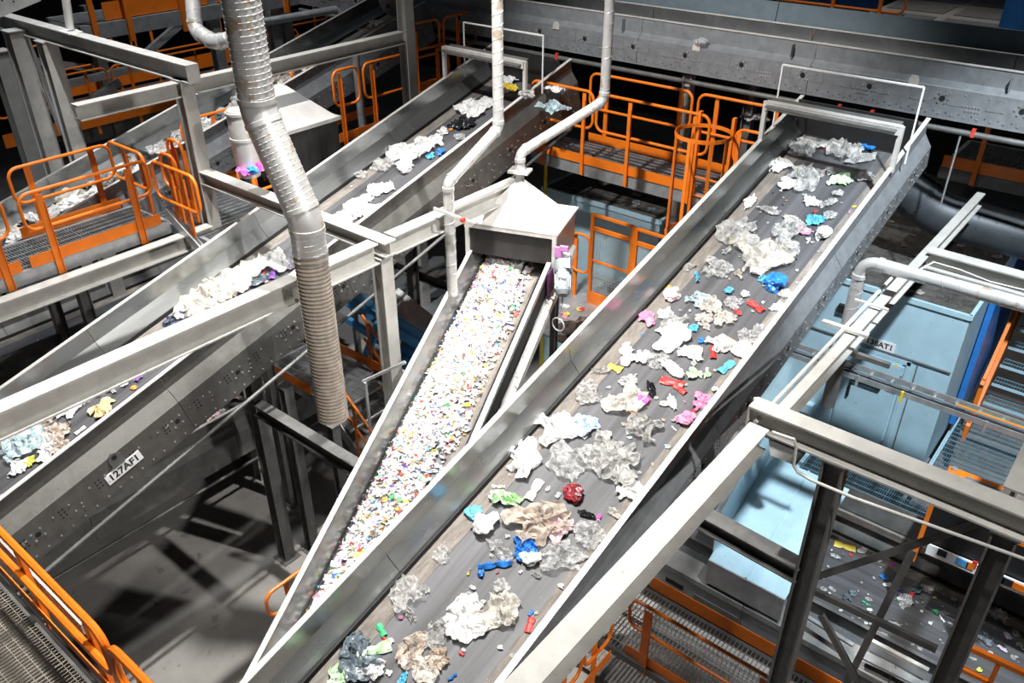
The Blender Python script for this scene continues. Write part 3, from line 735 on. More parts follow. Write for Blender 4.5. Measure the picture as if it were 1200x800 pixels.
for i in range(12): MB().cyl((cx - .24, cy + .34, 2.1 + i * .26), (cx + .24, cy + .34, 2.1 + i * .26), .014, 8).build('rung', orange, cage)
railing('short orange railing between the ladder cage and the wide conveyor', (-4.42, 9.95, PZ), (-4.02, 9.95, PZ), [(0, .40)], [.06, .36], side=(0, -1, 0), h=1.0)
post('grey column under the cross conveyor behind the platform railing', -5.82, 11.2, 0, 5.92, .14)
post('brown grey column under the cross conveyor beside the portal', -5.0, 11.6, 0, 5.92, .15, darkbeam)
# yellow device and hanging rags at the platform's left end
tag(MB().box(at(642, 88, y=10.9), (.14, .12, .2)).box(at(636, 84, y=10.85), (.08, .08, .12)).bar(at(642, 92, y=10.95), Vector((at(642, 92, y=10.95).x, 10.95, 0)), .04, .04).build('yellow_sensor_box', yellow), 'yellow device beside the platform railing', 'device')

# ------------------------------------------------------------------ booths
def booth(label, x0, x1, y0, y1, z0, z1, name='machine_booth'):
    r = empty(name, loc=(x0, y0, z0)); tag(r, label, 'booth')
    MB().box(((x0 + x1) / 2, (y0 + y1) / 2, (z0 + z1) / 2 - .03), (x1 - x0, y1 - y0, z1 - z0 - .06)).build('housing', lblue, r)
    n = 3
    for i in range(n):
        a = x0 + (x1 - x0) * i / n; b = x0 + (x1 - x0) * (i + 1) / n
        MB().box(((a + b) / 2, (y0 + y1) / 2, z1 - .02), (b - a - .012, y1 - y0 - .05, .04)).build('roof_sheet', roofd, r)
    MB().box(((x0 + x1) / 2, y0, z1 - .01), (x1 - x0 + .02, .05, .07)).build('roof_edge', lblue, r)
    MB().box((x1, (y0 + y1) / 2, z1 - .01), (.05, y1 - y0, .07)).build('roof_edge', lblue, r)
    MB().box((x0, (y0 + y1) / 2, z1 - .01), (.05, y1 - y0, .07)).build('roof_edge', lblue, r)
    return r
BY = 11.0
bo = booth('light blue machine booth with door and the 138AT1 plate', -4.3, -1.32, BY, 14.2, 1.0, 3.6)
def on_booth(px, py): return at(px, py, y=BY)
def quad_plate(name, pts, m, parent, t=.02, y=BY, out=-1):
    P = [at(*p, y=y) for p in pts]; N_ = Vector((0, out * t, 0))
    return MB().hexa([P[0], P[1], P[1] + N_, P[0] + N_, P[3], P[2], P[2] + N_, P[3] + N_]).build(name, m, parent)
xa, xb = -3.9, -1.34
MB().box(((xa + xb) / 2, BY - .012, 2.72 + .01), (xb - xa, .024, .02)).build('seam_trim', graypanel, bo)
# door built as a raised leaf
dx0 = on_booth(980, 470).x; dx1 = on_booth(1046, 470).x
door = MB().box(((dx0 + dx1) / 2, BY - .015, 1.82), (dx1 - dx0, .03, 1.60)).build('door', lblue, bo)
MB().box((dx0 + .14, BY - .05, 1.95), (.03, .03, .22)).box((dx0 + .14, BY - .03, 2.04), (.02, .04, .02)).box((dx0 + .14, BY - .03, 1.86), (.02, .04, .02)).build('handle', black, door)
for z in (1.25, 2.4): MB().cyl((dx1 + .02, BY - .035, z - .06), (dx1 + .02, BY - .035, z + .06), .015, 8).build('hinge', galv, door)
MB().box((dx0 + .12, BY - .035, 1.22), (.10, .02, .05)).build('lock', galv, door)
for x in (dx0 - .06, dx1 + .07): MB().box((x, BY - .01, 1.85), (.05, .02, 1.7)).build('door_frame', lblue, bo)
MB().box(((dx0 + dx1) / 2, BY - .01, 2.66), (dx1 - dx0 + .2, .02, .06)).build('door_frame', lblue, bo)
wx = (on_booth(1008, 430).x + on_booth(1060, 430).x) / 2
MB().box((wx - .02, BY - .034, 2.46), (.60, .012, .26)).box((wx - .02, BY - .038, 2.46), (.54, .012, .20)).build('inset_panel', lblue, door)
MB().box((on_booth(1015, 452).x, BY - .05, 2.16), (.42, .05, .07)).build('door_closer', black, bo)
MB().box((on_booth(1058, 480).x + .02, BY - .008, 1.85), (.012, .016, 1.7)).build('panel_joint', graypanel, bo)
p = on_booth(1031, 403)
sign(bo, Matrix.Translation(p + Vector((0, -.008, 0)) - Vector((-4.3, BY, 1.0))) @ Matrix(((1, 0, 0, 0), (0, 0, -1, 0), (0, 1, 0, 0), (0, 0, 0, 1))), .42, .15, '138AT1', .115, 'white plate reading 138AT1')
p = on_booth(1050, 430); MB().add([p + Vector((-.07, -.042, -.06)), p + Vector((.07, -.042, -.06)), p + Vector((0, -.042, .07)), p + Vector((-.07, -.03, -.06)), p + Vector((.07, -.03, -.06)), p + Vector((0, -.03, .07))], [(0, 1, 2), (5, 4, 3), (0, 3, 4, 1), (1, 4, 5, 2), (2, 5, 3, 0)]).build('warning_sticker', yellow, bo)
p = on_booth(1046, 445); MB().box(p + Vector((0, -.036, 0)), (.12, .01, .06)).build('blue_sticker', blue, bo)
p = on_booth(1045, 456); MB().box(p + Vector((0, -.036, 0)), (.12, .01, .06)).build('yellow_sticker', yellow, bo)
p = on_booth(990, 361); MB().box(p + Vector((0, -.03, 0)), (.16, .06, .12)).build('cable_gland', black, bo)
# wash basin like bracket left of the door
p = on_booth(946, 474); MB().box(p + Vector((0, -.06, 0)), (.24, .12, .16)).build('wall_box', lblue, bo)
b2 = booth('light blue housing with dirty roof under the orange platform', -8.3, -5.95, 11.0, 13.2, 0.0, 3.66)
# ------------------------------------------------------------------ orange mesh gate below the platform
gy = 10.0
def gate(label, x0, x1, z0, z1, y):
    r = empty('mesh_gate', loc=(x0, y, z0)); tag(r, label, 'gate')
    for x in (x0, x1): MB().box((x, y, (z0 + z1) / 2), (.06, .04, z1 - z0)).build('stile', orange, r)
    for z, h in ((z1, .04), (z1 - .22, .06), (z0 + .10, .22), ((z0 + z1) / 2, .03)): MB().box(((x0 + x1) / 2, y, z), (x1 - x0, .035, h)).build('rail', orange, r)
    mb = MB(); n = int((x1 - x0) / .05)
    for i in range(1, n): mb.box((x0 + (x1 - x0) * i / n, y, (z0 + z1) / 2 - .05), (.005, .005, z1 - z0 - .3))
    n = int((z1 - z0 - .3) / .05)
    for i in range(1, n): mb.box(((x0 + x1) / 2, y + .004, z0 + .1 + (z1 - z0 - .3) * i / n), (x1 - x0, .005, .005))
    tag(mb.build('wire_mesh', mesh_s, r), kind='stuff')
gate('orange mesh gate in front of the light blue housing', -6.56, -5.84, 2.42, 3.95, gy)
gate('orange mesh panel half hidden by the wide conveyor wall', -5.78, -5.0, 2.42, 3.93, gy)
railing('small orange rail loop left of the mesh gate', (-6.95, gy + .02, 2.45), (-6.62, gy + .02, 2.45), [(0, .34)], [.05], h=1.1, mid=.45, toe=False)
tag(MB().box((-6.2, 9.85, 2.40), (1.9, 2.2, .04)).build('lower_deck', galv), 'littered grey deck below the mesh gate', 'deck')
tag(MB().box((-6.25, 10.6, 2.48), (.5, .3, .12)).build('grey_tray', graypanel), 'dark tray behind the mesh gate', 'tray')

# ------------------------------------------------------------------ left orange walkway
DZ = 4.64
platform('grey grating walkway with orange rails at the left edge', -10.66, -9.82, 1.2, 4.95, DZ, 'y', .16, bars='x')
railing('near orange railing of the left walkway', (-9.8, 3.2, DZ), (-9.8, 4.85, DZ), [(.08, 1.64)], [.30, 1.36], side=(1, 0, 0), h=.86, mid=.43, pw=.075)
railing('far orange railing of the left walkway', (-10.68, 3.5, DZ), (-10.68, 4.80, DZ), [(.06, 1.33)], [.30, 1.10], side=(-1, 0, 0), h=.88, mid=.44, pw=.075)
railing('orange railing cut off by the left edge of the view', (-9.8, 1.3, DZ), (-9.8, 3.1, DZ), [(.0, 1.8)], [.3, 1.62], side=(1, 0, 0), h=.90, mid=.45, pw=.075)
railing('orange railing across the left walkway near its end', (-10.95, 4.95, DZ), (-10.05, 4.95, DZ), [(.0, .88)], [.32, .70], side=(0, 1, 0), h=.84, mid=.36, pw=.075, toe=False)
railing('orange railing of the steps beyond the left walkway', (-10.02, 5.0, DZ - .05), (-8.95, 5.0, DZ - .05), [(.02, 1.0)], [.35, .62], side=(0, 1, 0), h=.82, mid=.34, pw=.075, toe=False)
railing('narrow orange railing behind the left column', (-10.15, 5.34, DZ), (-9.80, 5.34, DZ), [(.02, .36)], [.08, .30], side=(0, 1, 0), h=.95, mid=.5, pw=.075)
railing('short orange railing left of the steel column', (-10.15, 5.2, DZ), (-9.75, 5.2, DZ), [(.02, .38)], [.2], side=(0, 1, 0), h=.80, mid=.36, pw=.075, toe=False)
railing('orange railing right of the left column under the hood', (-10.9, 6.0, DZ - .2), (-10.9, 7.4, DZ - .2), [(.0, 1.5)], [.5, 1.2], side=(1, 0, 0), h=1.05, mid=.5)
platform('grey grating deck with orange edge beyond the left column', -10.9, -9.3, 5.2, 6.55, DZ - .22, 'y', .14, bars='x')
railing('low orange edge rail in front of the grating deck', (-9.28, 5.65, DZ - .22), (-9.28, 6.5, DZ - .22), [(.1, .85)], [.3], side=(1, 0, 0), h=.85, mid=.45)
st = MB().hexa([(-9.86, 4.98, DZ), (-9.2, 4.98, DZ - .35), (-9.2, 5.05, DZ - .35), (-9.86, 5.05, DZ), (-9.86, 4.98, DZ + .16), (-9.2, 4.98, DZ - .2), (-9.2, 5.05, DZ - .2), (-9.86, 5.05, DZ + .16)])
tag(st.build('step_stringer', galv), 'sloping grey step side plate at the walkway end', 'stair')
# railings behind the marked conveyor near the top
railing('orange railing behind the marked conveyor beside the dark hood', at(352, 160, x=-10.9), at(352, 160, x=-10.9) + Vector((0, 1.7, 0)), [(0, 1.6)], [.3, 1.3], side=(1, 0, 0))
railing('orange railing behind the marked conveyor below the tall column', at(398, 168, x=-10.0), at(398, 168, x=-10.0) + Vector((0, 2.6, 0)), [(0, .5), (.6, 2.5)], [.1, .75, 2.2], side=(1, 0, 0))
railing('orange railing loop right of the tall column', at(478, 112, x=-10.0), at(478, 112, x=-10.0) + Vector((0, 1.8, 0)), [(0, .8), (.9, 1.7)], [.2, 1.2], side=(1, 0, 0))
# second hood (dark mouth, pale top) behind the spiral duct
h2 = at(396, 196, x=-9.75); hx, hy, hz = -9.9, 7.05, 5.05
hb_ = empty('extraction_hood', loc=(hx, hy, hz - .6)); tag(hb_, 'pale hood with black mouth behind the spiral duct', 'hood')
hx0, hx1, hy0, hy1 = -10.4, -9.32, 6.60, 7.50
MB().box(((hx0 + hx1) / 2, (hy0 + hy1) / 2, 5.12), (hx1 - hx0, hy1 - hy0, .80)).build('mouth', hoodd, hb_)
MB().box(((hx0 + hx1) / 2, (hy0 + hy1) / 2, 5.50), (hx1 - hx0 + .08, hy1 - hy0 + .08, .05)).build('rim', edge, hb_)
cxh, cyh = (hx0 + hx1) / 2, (hy0 + hy1) / 2
MB().hexa([(hx0, hy0, 5.52), (hx1, hy0, 5.52), (hx1, hy1, 5.52), (hx0, hy1, 5.52), (cxh - .22, cyh - .1, 5.92), (cxh - .06, cyh - .1, 5.92), (cxh - .06, cyh + .1, 5.92), (cxh - .22, cyh + .1, 5.92)]).build('pyramid', hoodw, hb_)
MB().bar((hx1 + .02, hy0 - .02, 4.7), (hx1 + .02, hy0 - .02, 5.5), .05, .05).build('corner_post', galv, hb_)
for x_, y_ in ((hx0 + .05, hy0 + .05), (hx0 + .05, hy1 - .05), (hx1 - .05, hy1 - .05)): MB().box((x_, y_, 2.36), (.08, .08, 4.72)).build('leg', darkbeam, hb_)
# galvanised drum duct left of it with purple and blue rags
c0 = at(280, 130, d=9.6); c1 = vdrop(c0, 294, 205)
tag(MB().tube([c0 + Vector((0, 0, .02)), c0, c1 + Vector((0, 0, .4)), c1], [.14, .15, .15, .13], 20).tube([c0 - Vector((0, 0, .0)), c0 - Vector((0, 0, .03))], .162, 20).tube([c0 - Vector((0, 0, .3)), c0 - Vector((0, 0, .33))], .160, 20).build('drum_duct', duct, smooth=True), 'short shiny drum duct half hidden behind the spiral duct', 'duct')

# ------------------------------------------------------------------ middle walkway, stairs, blue machine
platform('shaded grating landing with orange toe boards under the hose', -9.65, -8.3, 5.85, 6.8, 2.0, 'x', .14)
railing('orange toe board and rail at the landing below the hose', (-9.65, 5.82, 2.0), (-8.5, 5.82, 2.0), [], [.05], side=(0, -1, 0), h=.3, toe_h=.16)
railing('orange toe board on the far side of the landing', (-9.1, 6.83, 2.0), (-7.6, 6.83, 2.0), [], [], side=(0, 1, 0), h=.3, toe_h=.16)
sr = empty('stair_flight', loc=(-8.3, 5.9, .6)); tag(sr, 'grating stair flight with orange handrails beside the flake conveyor', 'stair')
for i in range(6):
    x = -8.28 + i * .24; z = 1.86 - i * .22
    grating('tread', (x, 5.9, z), (1, 0, 0), (0, 1, 0), .24, .85, grat, sr, .034)
    MB().box((x + .235, 6.32, z - .015), (.012, .86, .035)).build('nosing', edge, sr)
for y in (5.87, 6.78): MB().hexa([(-8.3, y - .01, 1.75), (-6.85, y - .01, .42), (-6.85, y + .01, .42), (-8.3, y + .01, 1.75), (-8.3, y - .01, 1.98), (-6.85, y - .01, .65), (-6.85, y + .01, .65), (-8.3, y + .01, 1.98)]).build('stringer', galv, sr)
for y in (5.84, 6.81):
    for z in (.55, .95): MB().cyl((-8.4, y, 1.98 + z), (-6.9, y, .65 + z), .021, 8).build('handrail', orange, sr, smooth=True)
    for x in (-8.3, -7.6, -6.95): MB().box((x, y, 1.9 - (x + 8.3) * .92 + .4), (.05, .012, 1.1)).build('rail_post', orange, sr)
bm = empty('blue_screen_machine', loc=(-8.7, 7.5, 1.2)); tag(bm, 'blue machine frame with grey deck plate behind the steel column', 'machine')
for (a, b, wd, ht) in ((((408, 352), 2.75), ((496, 405), 2.15), .12, .16), (((412, 342), 2.95), ((500, 396), 2.35), .05, .10), (((404, 372), 2.35), ((470, 416), 1.9), .08, .10)):
    p, q2 = at(*a[0], z=a[1]), at(*b[0], z=b[1]); MB().bar(p, q2, wd, ht).build('side_rail', midblue, bm)
p, q2 = at(444, 378, z=2.6), at(424, 430, z=1.7); MB().bar(p, q2, .12, .10).build('strut', midblue, bm)
MB().box(at(474, 424, z=1.75), (.42, .3, .18)).build('drive_box', midblue, bm)
MB().box(at(490, 412, z=1.95), (.5, .25, .14)).build('end_box', midblue, bm)
P = [at(*p_, z=z_) for p_, z_ in (((420, 340), 2.85), ((452, 325), 2.9), ((520, 380), 2.2), ((492, 398), 2.2))]
MB().hexa([p_ - Vector((0, 0, .03)) for p_ in P] + P).build('deck_plate', galv, bm)
# dark steel deck behind with lit patches, and girder
P = [at(*p_, z=1.6) for p_ in ((452, 300), (520, 300), (535, 350), (470, 400))]
tag(MB().hexa([p_ - Vector((0, 0, .05)) for p_ in P] + P).build('lower_floor_plate', graypanel), 'dark checker floor plate seen left of the flake conveyor', 'deck')
for i, (a, b, z) in enumerate((((455, 300), (525, 345), 2.9), ((300, 470), (415, 560), 3.0), ((340, 500), (410, 575), 1.2))):
    p_, q2 = at(*a, z=z), at(*b, z=z); q2.y = p_.y
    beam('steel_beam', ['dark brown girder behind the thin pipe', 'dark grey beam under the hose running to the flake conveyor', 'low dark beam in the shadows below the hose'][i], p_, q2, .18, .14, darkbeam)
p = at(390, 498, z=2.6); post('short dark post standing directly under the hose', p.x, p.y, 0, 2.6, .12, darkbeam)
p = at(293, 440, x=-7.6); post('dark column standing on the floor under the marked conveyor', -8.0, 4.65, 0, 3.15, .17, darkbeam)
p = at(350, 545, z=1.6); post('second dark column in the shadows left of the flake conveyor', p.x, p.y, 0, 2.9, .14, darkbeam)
tag(MB().bar(at(425, 447, z=3.6), at(475, 424, z=3.9), .03, .03).cyl(at(428, 448, z=3.6), vdrop(at(428, 448, z=3.6), 436, 500), .02, 8).build('small_hand_rail', galv), 'thin grey hand rail at the foot of the bright column', 'rail')
tag(MB().box(at(470, 440, z=3.3), (.5, .18, .05)).build('bracket_plate', edge), 'pale bracket plate at the bright column beside the flake conveyor', 'bracket')

# ------------------------------------------------------------------ foreground walkway bottom left
k = .75
WX = -2.0
ry, rz, dz = 1.36 * k, 9 - 5.46 * k, 9 - 6.56 * k
railing('near orange railing at the bottom left corner', (-7.0, ry, dz), (-3.98, ry, dz), [(.0, 3.0)], [1.68, 2.64], h=rz - dz, mid=.42, r=.027, pw=.09, toe_h=.10, side=(0, 1, 0), below=.14)
railing('end of another orange railing at the bottom edge, left', (-3.93, ry, dz), (-2.9, ry, dz), [(.0, 1.0)], [.22, .8], h=rz - dz - .02, mid=.42, r=.027, pw=.09, toe_h=.10, side=(0, 1, 0), below=.14)
platform('near grating walkway at the bottom left corner', -7.6, -2.9, -.15, ry - .03, dz, 'x', .10, m=darkbeam, mg=mat('worn_grating', (.42, .38, .32), .6, .3, .12, 8), bars='x', pitch=.06, cross=.032)
eb = at(60, 692, y=ry + .14)
tag(MB().box((eb.x - .6, ry + .14, eb.z - .02), (2.2, .05, .10)).build('walkway_edge_beam', beamgrey), 'pale beam along the near railing at the bottom left', 'beam')
# little railing on the floor by the flake conveyor tail
tr_ = at(320, 742, z=1.05)
railing('small orange railing low beside the tail of the flake conveyor', tr_, tr_ + Vector((0, .9, 0)), [(0, .9)], [.3, .7], h=.62, mid=.25, toe=False, below=1.04)

# ------------------------------------------------------------------ right side: walkways, chute, stairs, cable tray, sorter
platform('blue tinted grating walkway in front of the light blue booth', -2.75, .9, 9.62, 10.95, 1.0, 'x', .10, lblue, gratb, bars='y', pitch=.03, panels=3)
platform('blue tinted grating walkway right of the light blue booth', -1.25, .9, 11.0, 13.2, 1.0, 'y', .10, lblue, gratb, bars='y', pitch=.03, panels=2)
ch = empty('waste_chute', loc=(-2.3, 7.3, 1.0)); tag(ch, 'light blue waste chute sloping toward the dark conveyor', 'chute')
A_, B_ = Vector((-2.98, 9.40, 1.45)), Vector((-1.86, 9.40, 1.45)); D2, C2 = Vector((-2.80, 7.30, 1.22)), Vector((-1.80, 7.30, 1.22)); zt = Vector((0, 0, .02))
mid0, mid1 = D2.lerp(C2, .5), A_.lerp(B_, .5); g_ = Vector((.008, 0, 0))
MB().hexa([D2, mid0 - g_, mid1 - g_, A_] + [v + zt for v in (D2, mid0 - g_, mid1 - g_, A_)]).build('floor_panel', lblue, ch)
MB().hexa([mid0 + g_, C2, B_, mid1 + g_] + [v + zt for v in (mid0 + g_, C2, B_, mid1 + g_)]).build('floor_panel', lblue, ch)
MB().bar(mid0 + zt * 1.5, mid1 + zt * 1.5, .03, .02).build('floor_seam', lblue, ch)
up_ = Vector((0, 0, .45))
MB().hexa([D2 - Vector((.02, -.15, 0)), D2 + Vector((0, .15, 0)), A_, A_ - Vector((.02, 0, 0)), D2 + Vector((-.14, .35, .45)), D2 + Vector((-.12, .35, .45)), A_ + up_ - Vector((.12, 0, 0)), A_ + up_ - Vector((.14, 0, 0))]).build('side_wall', lblue, ch)
MB().bar(D2 + Vector((-.13, .35, .46)), A_ + up_ + Vector((-.13, 0, .01)), .07, .02).build('wall_flange', galv, ch)
MB().hexa([D2 + Vector((0, -.02, -.35)), C2 + Vector((0, -.02, -.35)), C2 + Vector((0, 0, -.35)), D2 + Vector((0, 0, -.35)), D2 + Vector((0, -.02, .02)), C2 + Vector((0, -.02, .02)), C2 + Vector((0, 0, .02)), D2 + Vector((0, 0, .02))]).build('front_lip', galv, ch)
# debris strip above the chute
# near side of the dark conveyor: walkway with orange rails
platform('dark mesh walkway with orange rails below the long beam', -4.0, 1.2, 5.75, 6.75, .82, 'x', .10, darkbeam, mesh_s, bars='y', pitch=.05)
railing('far orange toe board along the dark conveyor side plate', (-3.3, 6.78, .82), (1.2, 6.78, .82), [], [], side=(0, 1, 0), h=.4, toe_h=.20)
railing('orange railing with wire mesh below the long beam', (-3.02, 5.78, .82), (1.2, 5.78, .82), [(0, 4.2)], [.25, 1.6, 2.9], side=(0, -1, 0), h=.92, mid=.5, toe_h=.14, pw=.10)
railing('short orange railing running toward the long beam', (-3.04, 4.25, .95), (-3.04, 5.5, .95), [(0, .62), (.68, 1.2)], [.35, .92], side=(-1, 0, 0), h=.90, mid=.42, pw=.10, below=.3)
mb = MB()
for i in range(84): mb.box((-3.0 + i * .05, 5.80, 1.27), (.004, .004, .85))
for i in range(17): mb.box((-.9, 5.80, .87 + i * .05), (4.2, .004, .004))
tag(tag(mb.build('mesh_infill', mesh_s), 'wire mesh infill behind the orange railing at the bottom', 'mesh'), kind='stuff')
sp = empty('conveyor_side_casing', loc=(-4, 7.25, .25)); tag(sp, 'grey slotted side casing of the dark conveyor with dark upper cover', 'casing')
for i in range(3):
    x0_, x1_ = -4.0 + i * 1.75, -4.0 + (i + 1) * 1.75 - .01
    MB().prof([(0, 0), (0, .44), (.012, .44), (.012, 0)], (x0_, 7.28, .28), (x1_, 7.28, .28), (0, 1, 0), (0, 0, 1)).build('side_plate', plate, sp)
    MB().prof([(0, .44), (.02, .50), (.22, .62), (.22, .64), (.0, .52), (-.02, .46)], (x0_, 7.28, .28), (x1_, 7.28, .28), (0, 1, 0), (0, 0, 1)).build('upper_cover', darkbeam, sp)
for px, py, l, m_ in ((790, 684, .26, hole), (838, 714, .62, darkbeam)):
    p = at(px, py, y=7.27); MB().box((p.x, 7.276, p.z), (l, .01, .07 if m_ is hole else .13)).build('slot_cover', m_, sp)
# far wall bands of the dark conveyor
tag(MB().box((-1.0, 9.42, 1.02), (4.2, .04, .10)).build('wear_strip', beltdust, low.root), 'dusty pink wear strip')
MB().prof([(0, 0), (.10, .30), (.12, .30), (.02, 0)], (-2.0, 9.46, 1.08), (1.0, 9.46, 1.08), (0, 1, 0), (0, 0, 1)).build('back_cover', darkbeam, low.root)
# dark hatch cover between chute and sorter
tag(MB().hexa([at(*p_, y=9.5) for p_ in ((982, 600), (1042, 622), (1040, 640), (975, 614))] + [at(*p_, y=9.6) for p_ in ((982, 592), (1034, 604), (1046, 622), (975, 606))]).build('rubber_flap', rubber), 'black flap at the end of the light blue chute', 'flap')
# optical sorter head
so = empty('sorting_unit', loc=(-.6, 8.6, 1.0)); tag(so, 'orange sorting unit with grey top panel and black front', 'machine')
X0, X1, Y0, Y1 = -.82, 1.1, 8.52, 9.22
MB().box(((X0 + X1) / 2, (Y0 + Y1) / 2, 2.53), (X1 - X0, Y1 - Y0, .04)).build('top_casing', orange, so)
MB().box((X0 + .60, Y1 - .26, 2.556), (.80, .34, .012)).build('top_panel', graypanel, so)
MB().box(((X0 + X1) / 2 + .02, Y0 + .03, 2.20), (X1 - X0 - .06, .04, .62)).build('front_panel', black, so)
MB().box((X0 + .02, (Y0 + Y1) / 2, 2.0), (.05, Y1 - Y0, .9)).build('side_panel', orange, so)
MB().disc((X0 + .06, Y1 - .05, 2.55), (0, 0, 1), .035, .03, 12).build('lifting_eye', galv, so)
ws = empty('label_strip', loc=at(1090, 645, y=8.5)); tag(ws, 'white strip with coloured stickers below the black front of the sorting unit', 'strip')
wa, wb_ = at(1086, 642, y=8.5), at(1215, 697, y=8.5)
MB().bar(wa, wb_, .02, .15).build('strip', signw, ws)
for px, py, l, m_ in ((1104, 648, .10, black), (1127, 659, .13, midblue), (1137, 663, .08, orange), (1142, 661, .05, redp), (1166, 676, .18, slate), (1180, 682, .20, black), (1196, 689, .16, orange)):
    p = at(px, py, y=8.485); MB().box(p, (l, .01, .09)).build('sticker', m_, ws)
tag(MB().box(at(1192, 640, y=8.9), (.5, .03, .4)).build('control_cabinet', lblue), 'light blue cabinet front at the right edge behind the orange frame', 'cabinet')
of_ = empty('orange_window_frame', loc=at(1178, 660, y=8.2)); tag(of_, 'orange frame piece at the right edge above the stickers', 'frame')
MB().bar(at(1178, 624, y=8.2), at(1166, 660, y=8.2), .045, .045).build('upright', orange, of_); MB().bar(at(1178, 628, y=8.2), at(1215, 644, y=8.2), .045, .04).build('bar', orange, of_)
# orange rail over the dark conveyor at the corner
rl = empty('orange_corner_rail', loc=at(1125, 760, y=6.4)); tag(rl, 'orange rail frame at the lower right corner over the dark conveyor', 'railing')
MB().bar(at(1123, 752, y=6.5), at(1215, 795, y=6.5), .05, .05).build('top_bar', orange, rl); MB().bar(at(1113, 776, y=6.5), at(1162, 800, y=6.5), .05, .04).build('low_bar', orange, rl)
MB().bar(at(1171, 776, y=6.5), at(1160, 800, y=6.5), .05, .04).build('upright', orange, rl)
# steel flat bars along the near side of the belt
MB().bar(at(1017, 749, z=1.09), at(1088, 786, z=1.09), .05, .05).build('deflector_bar', edge, low.root)
MB().bar(at(940, 719, z=1.08), at(1000, 756, z=1.08), .05, .03).build('guide_strip', galv, low.root)
MB().bar(at(1010, 768, z=1.0), at(1090, 808, z=1.0), .08, .03).build('guide_strip', galv, low.root)

# cable tray
ct = empty('cable_tray', loc=(-3.0, 9.45, 3.2)); tag(ct, 'ladder cable tray crossing in front of the booth door', 'tray')
for y in (9.32, 9.58): MB().box((-1.0, y, 3.20), (4.2, .015, .07)).build('side_rail', galv, ct)
for i in range(17): MB().box((-3.0 + i * .25, 9.45, 3.18), (.03, .26, .015)).build('rung', galv, ct)
for y, m_ in ((9.40, black), (9.46, graypanel), (9.51, FILM['green']), (9.50, orange)):
    MB().cyl((-3.0 if m_ in (black, graypanel) else -1.0, y, 3.205), (1.1, y, 3.205), .012, 6).build('cable', m_, ct)
for px in (1012, 1064, 1162):
    p = at(px, 430 + (px - 1012) * .35, y=9.45); MB().bar((p.x, 9.30, 3.25), (p.x, 9.30, 3.10), .03, .03).build('hanger', yellow if px == 1064 else galv, ct)
# conduit
c_ = [at(893, 560 - 70, y=5.05), at(903, 497, y=5.05), at(905, 506, y=5.05), at(931, 515, y=5.05), at(933, 522, y=5.05), at(930, 545, y=5.05), at(935, 553, y=5.05), at(950, 562, y=5.05), at(1000, 583, y=5.05), at(1215, 660, y=5.05)]
tag(MB().tube(c_[2:], .013, 8).build('conduit_pipe', beamgrey, smooth=True), 'thin beige conduit bending below the pale cross beam', 'pipe')
tag(MB().cyl((-1.80, 5.15, 5.11), (-1.80, 8.3, 5.09), .018, 8).bar((-1.95, 5.45, 5.10), (-1.62, 5.45, 5.10), .03, .02).bar((-2.0, 7.0, 5.10), (-1.58, 7.0, 5.10), .05, .03).bar((-1.92, 7.6, 5.10), (-1.6, 7.6, 5.10), .03, .02).build('conduit_pipe', edge, smooth=True), 'thin conduit with brackets along the narrow beam', 'pipe')
tag(MB().tube([at(1074, 318, d=8.0), at(1094, 307, d=8.1), at(1125, 316, d=8.2), at(1160, 330, d=8.3), at(1210, 342, d=8.4)], .008, 6).build('white_cable', white, smooth=True), 'white cable slung along the beam over the booth', 'cable')
tag(MB().cyl(at(1127, 154, y=11.03), vdrop(at(1127, 154, y=11.03), 1105, 240), .012, 6).build('hanger_rod', galv), 'thin hanger rod dropping from the cross conveyor at right', 'rod')
# blue panel and stairs at the right edge
tag(MB().hexa([(-1.30, 12.2, 1.2), (-1.22, 12.2, 1.2), (-1.22, 14.6, 1.2), (-1.30, 14.6, 1.2), (-1.30, 12.2, 3.4), (-1.22, 12.2, 3.4), (-1.22, 14.6, 4.6), (-1.30, 14.6, 4.6)]).build('blue_side_panel', blue), 'bright blue panel standing at the right corner of the booth', 'panel')
s2 = empty('stair_flight', loc=(-1.0, 12.6, 1.0)); tag(s2, 'blue tinted grating stairs with orange stringer at the right edge', 'stair')
for i in range(8):
    y = 12.5 + i * .26; z = 1.22 + i * .21
    grating('tread', (-.98, y, z), (1, 0, 0), (0, 1, 0), 1.6, .25, gratb, s2, .04)
    MB().box((-.2, y, z - .02), (1.6, .012, .045)).build('nosing', lblue, s2)
MB().hexa([(-1.08, 12.3, .9), (-1.02, 12.3, .9), (-1.02, 14.7, 2.85), (-1.08, 14.7, 2.85), (-1.08, 12.3, 1.2), (-1.02, 12.3, 1.2), (-1.02, 14.7, 3.15), (-1.08, 14.7, 3.15)]).build('stringer', orange, s2)
MB().bar((-1.06, 12.3, 1.95), (-1.06, 14.7, 3.9), .05, .05).build('handrail', orange, s2)
for y in (12.35, 13.5, 14.6): MB().box((-1.06, y, 1.5 + (y - 12.3) * .81), (.06, .02, 1.0)).build('rail_post', orange, s2)
# right platform under the cross conveyor
pf_ = at(1110, 182, y=12.0)
platform('dark grating platform with orange edge at the right under the cross conveyor', -2.35, 1.2, 12.0, 13.4, 5.12, 'x', .16, darkbeam, darkbeam)
railing('orange toe board and posts on the right platform under the cross conveyor', (-2.35, 11.98, 5.12), (1.2, 11.98, 5.12), [], [.42, 1.1, 1.9, 2.8], side=(0, -1, 0), h=1.0, toe_h=.16)
